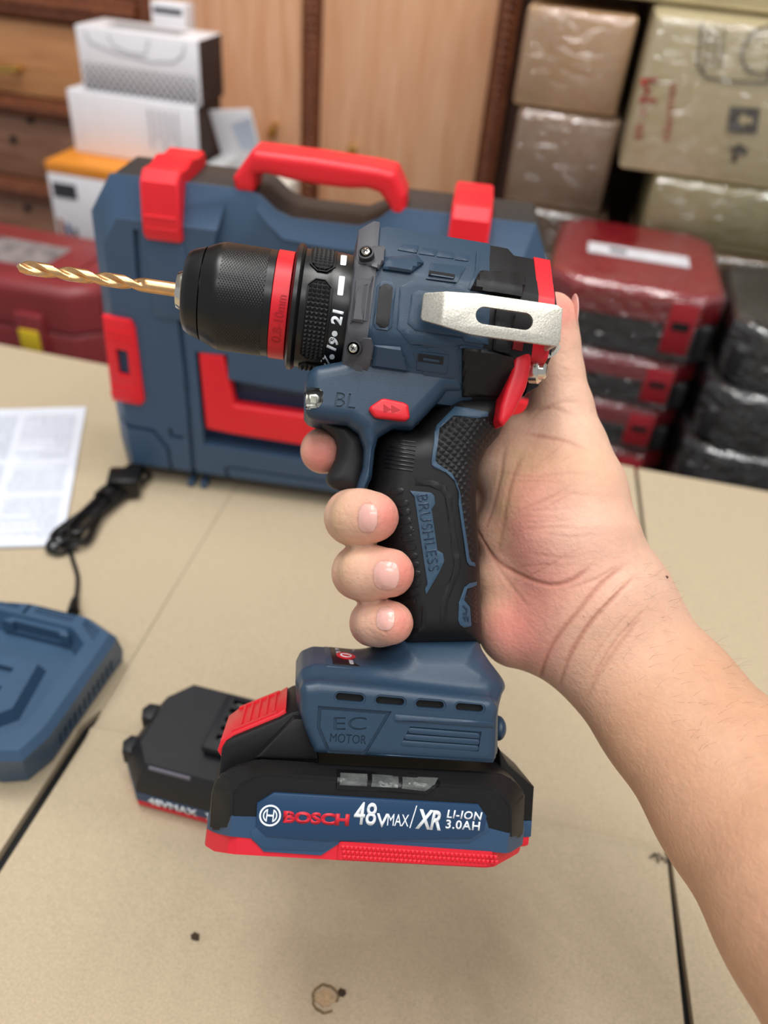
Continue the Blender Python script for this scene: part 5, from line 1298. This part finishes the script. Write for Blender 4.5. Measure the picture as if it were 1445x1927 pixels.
# ---- charger
CHB = mat('charger_blue', (56, 84, 112), rough=.4, noise=.05, nscale=40, bump=.00003, bscale=2000)
ch = empty('charger', Matrix.Translation((-.27, .26, TABLE_Z)), 'blue battery charger with vent slots and black cord, left on the table', 'charger')
def T(pts, z): return [(lambda q: (q.x, q.y))(W.z(a, b, z)) for a, b in pts]
zt = TABLE_Z + .034; z0 = TABLE_Z + .0008
topP = [(-.2175, .3035), (-.2405, .3125), (-.2800, .3125), (-.3180, .3045), (-.345, .285), (-.345, .225), (-.325, .205), (-.236, .203), (-.2215, .2075), (-.2165, .2261), (-.2160, .2965)]
botP = [(-.2195, .3080), (-.2410, .3160), (-.2800, .3160), (-.3200, .3080), (-.350, .288), (-.350, .220), (-.328, .2055), (-.240, .2075), (-.2275, .2125), (-.2215, .2280), (-.2200, .2985)]
bm = bmesh.new(); loft_bm(bm, [[(x, y, z0) for x, y in botP], [(x, y, z0 + .010) for x, y in offset(botP, .0012)], [(x, y, zt - .005) for x, y in topP], [(x, y, zt) for x, y in offset(topP, -.0035)]] if ccw(topP) == topP else [[(x, y, z) for x, y in P[::-1]] for P, z in ((botP, z0), (offset(botP, .0012)[::-1], z0 + .010), (topP, zt - .005), (offset(topP, -.0035)[::-1], zt))])
body = done(bm)
cav = [(-.2300, .2890), (-.2440, .2990), (-.302, .2990), (-.325, .285), (-.325, .225), (-.300, .216), (-.2400, .216), (-.2300, .226)]
cav2 = offset(cav, -.006)
bm = bmesh.new(); loft_bm(bm, [[(x, y, zt - .013) for x, y in cav2], [(x, y, zt + .001) for x, y in ccw(cav)], [(x, y, zt + .02) for x, y in ccw(cav)]]); k1 = done(bm)
cs = [k1]
for k in range(12):
    y = .236 + k * .0052; cs.append(box(-.224, -.2135, y, y + .0022, TABLE_Z + .005, TABLE_Z + .016))
for k in range(3):
    cs.append(box(-.2375, -.2225, .2905 + 0, .2915, zt - .002, zt + .01) if k == 9 else prism([(-.274 + 0, .3032 + k * .0024), (-.247, .3032 + k * .0024), (-.247, .3041 + k * .0024), (-.274, .3041 + k * .0024)], zt - .0016, zt + .01))
    cs.append(prism([(-.240, .3030 - .0 + k * .0016), (-.2265, .2930 + k * .0030), (-.2262, .2938 + k * .0030), (-.2398, .3038 + k * .0016)], zt - .0016, zt + .01))
    cs.append(prism([(-.315, .3032 + k * .0022), (-.285, .3032 + k * .0022), (-.285, .3041 + k * .0022), (-.315, .3041 + k * .0022)], zt - .0016, zt + .01))
cs.append(prism([(-.2805, .300), (-.2785, .300), (-.2785, .33), (-.2805, .33)], zt - .006, zt + .02))
link('body', boolean(body, cs), CHB, ch, smooth=28).matrix_parent_inverse = ch.matrix_world.inverted()
bm = bmesh.new(); pf = [(-.248, .272), (-.300, .272), (-.300, .222), (-.2560, .222), (-.243, .235)]
loft_bm(bm, [[(x, y, zt - .014) for x, y in ccw(pf)], [(x, y, zt - .004) for x, y in offset(pf, -.003)]])
dock = boolean(done(bm), [prism([(-.262, .262), (-.295, .262), (-.295, .256), (-.262, .256)], zt - .008, zt + .01), prism([(-.2635, .248), (-.2605, .248), (-.2605, .228), (-.2635, .228)], zt - .008, zt + .01)])
d = add(ch, 'battery_dock', dock, CHB)
add(ch, 'dock_wall', boolean(prism([(-.243, .292), (-.2475, .2975), (-.285, .2975), (-.290, .292)], zt - .014, zt - .001, .001), [box(-.282, -.250, .2915, .2935, zt - .009, zt + .01)]), CHB)
add(ch, 'terminal', lathe([(0, .0035), (.003, .0035), (.0035, .002)], (-.2800, .2300, zt - .0045), Vector((0, 0, 1)), 20), mat('steel', (190, 188, 180), rough=.3, metal=1))
# cord: strain relief, lead and the tied bundle
CORD = mat('cord_black', (14, 14, 15), rough=.35)
def tp(px, py, z): q = W.z(px, py, TABLE_Z + z); return (q.x, q.y, q.z)
bm = bmesh.new(); tube_bm(bm, [tp(138, 1152, .012), tp(139, 1140, .012), tp(142, 1128, .010)], .0042, 12, rfn=lambda t: 1 - .35 * t)
add(ch, 'strain_relief', done(bm), CORD)
bm = bmesh.new()
tube_bm(bm, spline([tp(140, 1142, .011), tp(144, 1118, .006), tp(146, 1085, .0025), tp(136, 1050, .0025), tp(131, 1025, .004), tp(140, 1000, .008), tp(165, 965, .010)], 8), .0016, 8)
A = Vector(tp(118, 1018, .004)); B = Vector(tp(262, 888, .006)); e = (B - A).normalized(); nn = Vector((e.y, -e.x, 0))
pts = []
for k in range(7):
    a0 = A + e * random.uniform(-.004, .016) + nn * random.uniform(-.003, .008); b0 = B - e * random.uniform(0, .022) + nn * random.uniform(-.005, .005)
    zz = .0028 + .0026 * (k % 4)
    m = a0.lerp(b0, .55); s = (.0055 + .0012 * (k % 3))
    for p, q in ((a0 + nn * s * 1.3, 0), (a0 - e * .010 - nn * 0, .3), (a0 - nn * s * 1.3, .1), (m - nn * .0035, .6), (b0 - nn * s, 0), (b0 + e * .008, .2), (b0 + nn * s, 0), (m + nn * .0035, .4)):
        pts.append((p.x, p.y, TABLE_Z + zz + .002 * q + .001 * random.random()))
tube_bm(bm, spline(pts, 6), .0017, 8)
add(ch, 'power_cord', done(bm), CORD)
mm = A.lerp(B, .55); bm = bmesh.new(); tube_bm(bm, [mm - e * .004 + Vector((0, 0, .004)), mm + e * .004 + Vector((0, 0, .004))], .0088, 14); add(ch, 'cord_tie', done(bm), CORD)
q = Vector(tp(250, 905, .004)); bm = bmesh.new(); box_bm(bm, -.013, .013, -.011, .011, -.009, .009, .003)
me = done(bm); me.transform(Matrix.Translation((q.x + .0, q.y - .012, TABLE_Z + .0112)) @ Matrix.Rotation(rad(20), 4, 'Z')); add(ch, 'mains_plug', me, CORD)

# ---- spare battery lying on the table
BKB = mat('battery_black', (28, 29, 34), rough=.5, noise=.06, nscale=60, bump=.00003, bscale=2500)
sb = empty('battery_pack', Matrix.Translation((-.108, .25, TABLE_Z)), 'spare black battery pack with red base lying on the cardboard behind the drill', 'battery')
bx0, bx1, by0, by1 = -.170, -.050, .2155, .283; Zb = TABLE_Z + .0008
pl = [(bx0 + .009, by0), (bx1 - .009, by0), (bx1, by0 + .014), (bx1, by1 - .014), (bx1 - .009, by1), (bx0 + .012, by1), (bx0 - .004, by1 - .020), (bx0 - .006, by0 + .018)]
add(sb, 'base', prism(pl, Zb, Zb + .006, .0012, both=True), mat('battery_red', (214, 30, 48), rough=.42, noise=.05, nscale=40))
add(sb, 'band', prism(offset(pl, .0003), Zb + .006, Zb + .0135), mat('battery_blue', (44, 72, 102), rough=.45, noise=.05, nscale=40))
tp2 = [(bx0 + .013, by0 + .006), (bx1 - .010, by0 + .006), (bx1 - .006, by0 + .016), (bx1 - .006, by1 - .014), (bx1 - .012, by1 - .003), (bx0 + .016, by1 - .003), (bx0 + .005, by1 - .016), (bx0 + .004, by0 + .018)]
bm = bmesh.new(); loft_bm(bm, [[(x, y, Zb + .0135) for x, y in ccw(pl)], [(x, y, Zb + .020) for x, y in offset(pl, -.001)], [(x, y, Zb + .032) for x, y in ccw(tp2)], [(x, y, Zb + .033) for x, y in offset(tp2, -.001)]])
add(sb, 'shell', done(bm), BKB)
for y in (by0 + .022, by1 - .022): add(sb, 'corner_lug', prism([(bx0 - .0065, y - .006), (bx0 + .002, y - .006), (bx0 + .002, y + .006), (bx0 - .0065, y + .005), (bx0 - .009, y)], Zb + .012, Zb + .024, .0015), BKB)
rail = box(bx0 + .040, bx1 - .01, by0 + .020, by1 - .010, Zb + .032, Zb + .041, .0015)
cs = [box(bx0 + .046 , bx0 + .062, by0 + .027 + .0062 * k, by0 + .0302 + .0062 * k, Zb + .036, Zb + .05) for k in range(5)] + [box(bx0 + .03, bx1, by0 + .0195, by0 + .0225, Zb + .0325, Zb + .037)]
rl = add(sb, 'terminal_block', boolean(rail, cs), BKB)
for k in (0, 2, 4): add(sb, 'terminal', box(bx0 + .048, bx0 + .060, by0 + .0282 + .0062 * k, by0 + .029 + .0062 * k, Zb + .034, Zb + .039), MATS['steel'])
add(sb, 'gauge_strip', prism([(bx0 + .016, by0 + .0052), (bx0 + .040, by0 + .0052), (bx0 + .040, by0 + .0062), (bx0 + .016, by0 + .0062)], Zb + .028, Zb + .0323), mat('gauge_grey', (110, 108, 122), rough=.5))
for s, a, b, h in (('48VMAX', .016, .045, .006), ('XR', .050, .060, .006), ('3.0AH', .064, .082, .0045)):
    me = text_mesh(s, (bx0 + a, 0), (bx0 + b, 0), h, 0, .0004, .02)
    me.transform(Matrix(((1, 0, 0, 0), (0, 0, -1, by0 - .0003), (0, 1, 0, Zb + .0062), (0, 0, 0, 1)))); add(sb, 'lettering', me, mat('letter_white', (232, 238, 244), rough=.5), smooth=0)
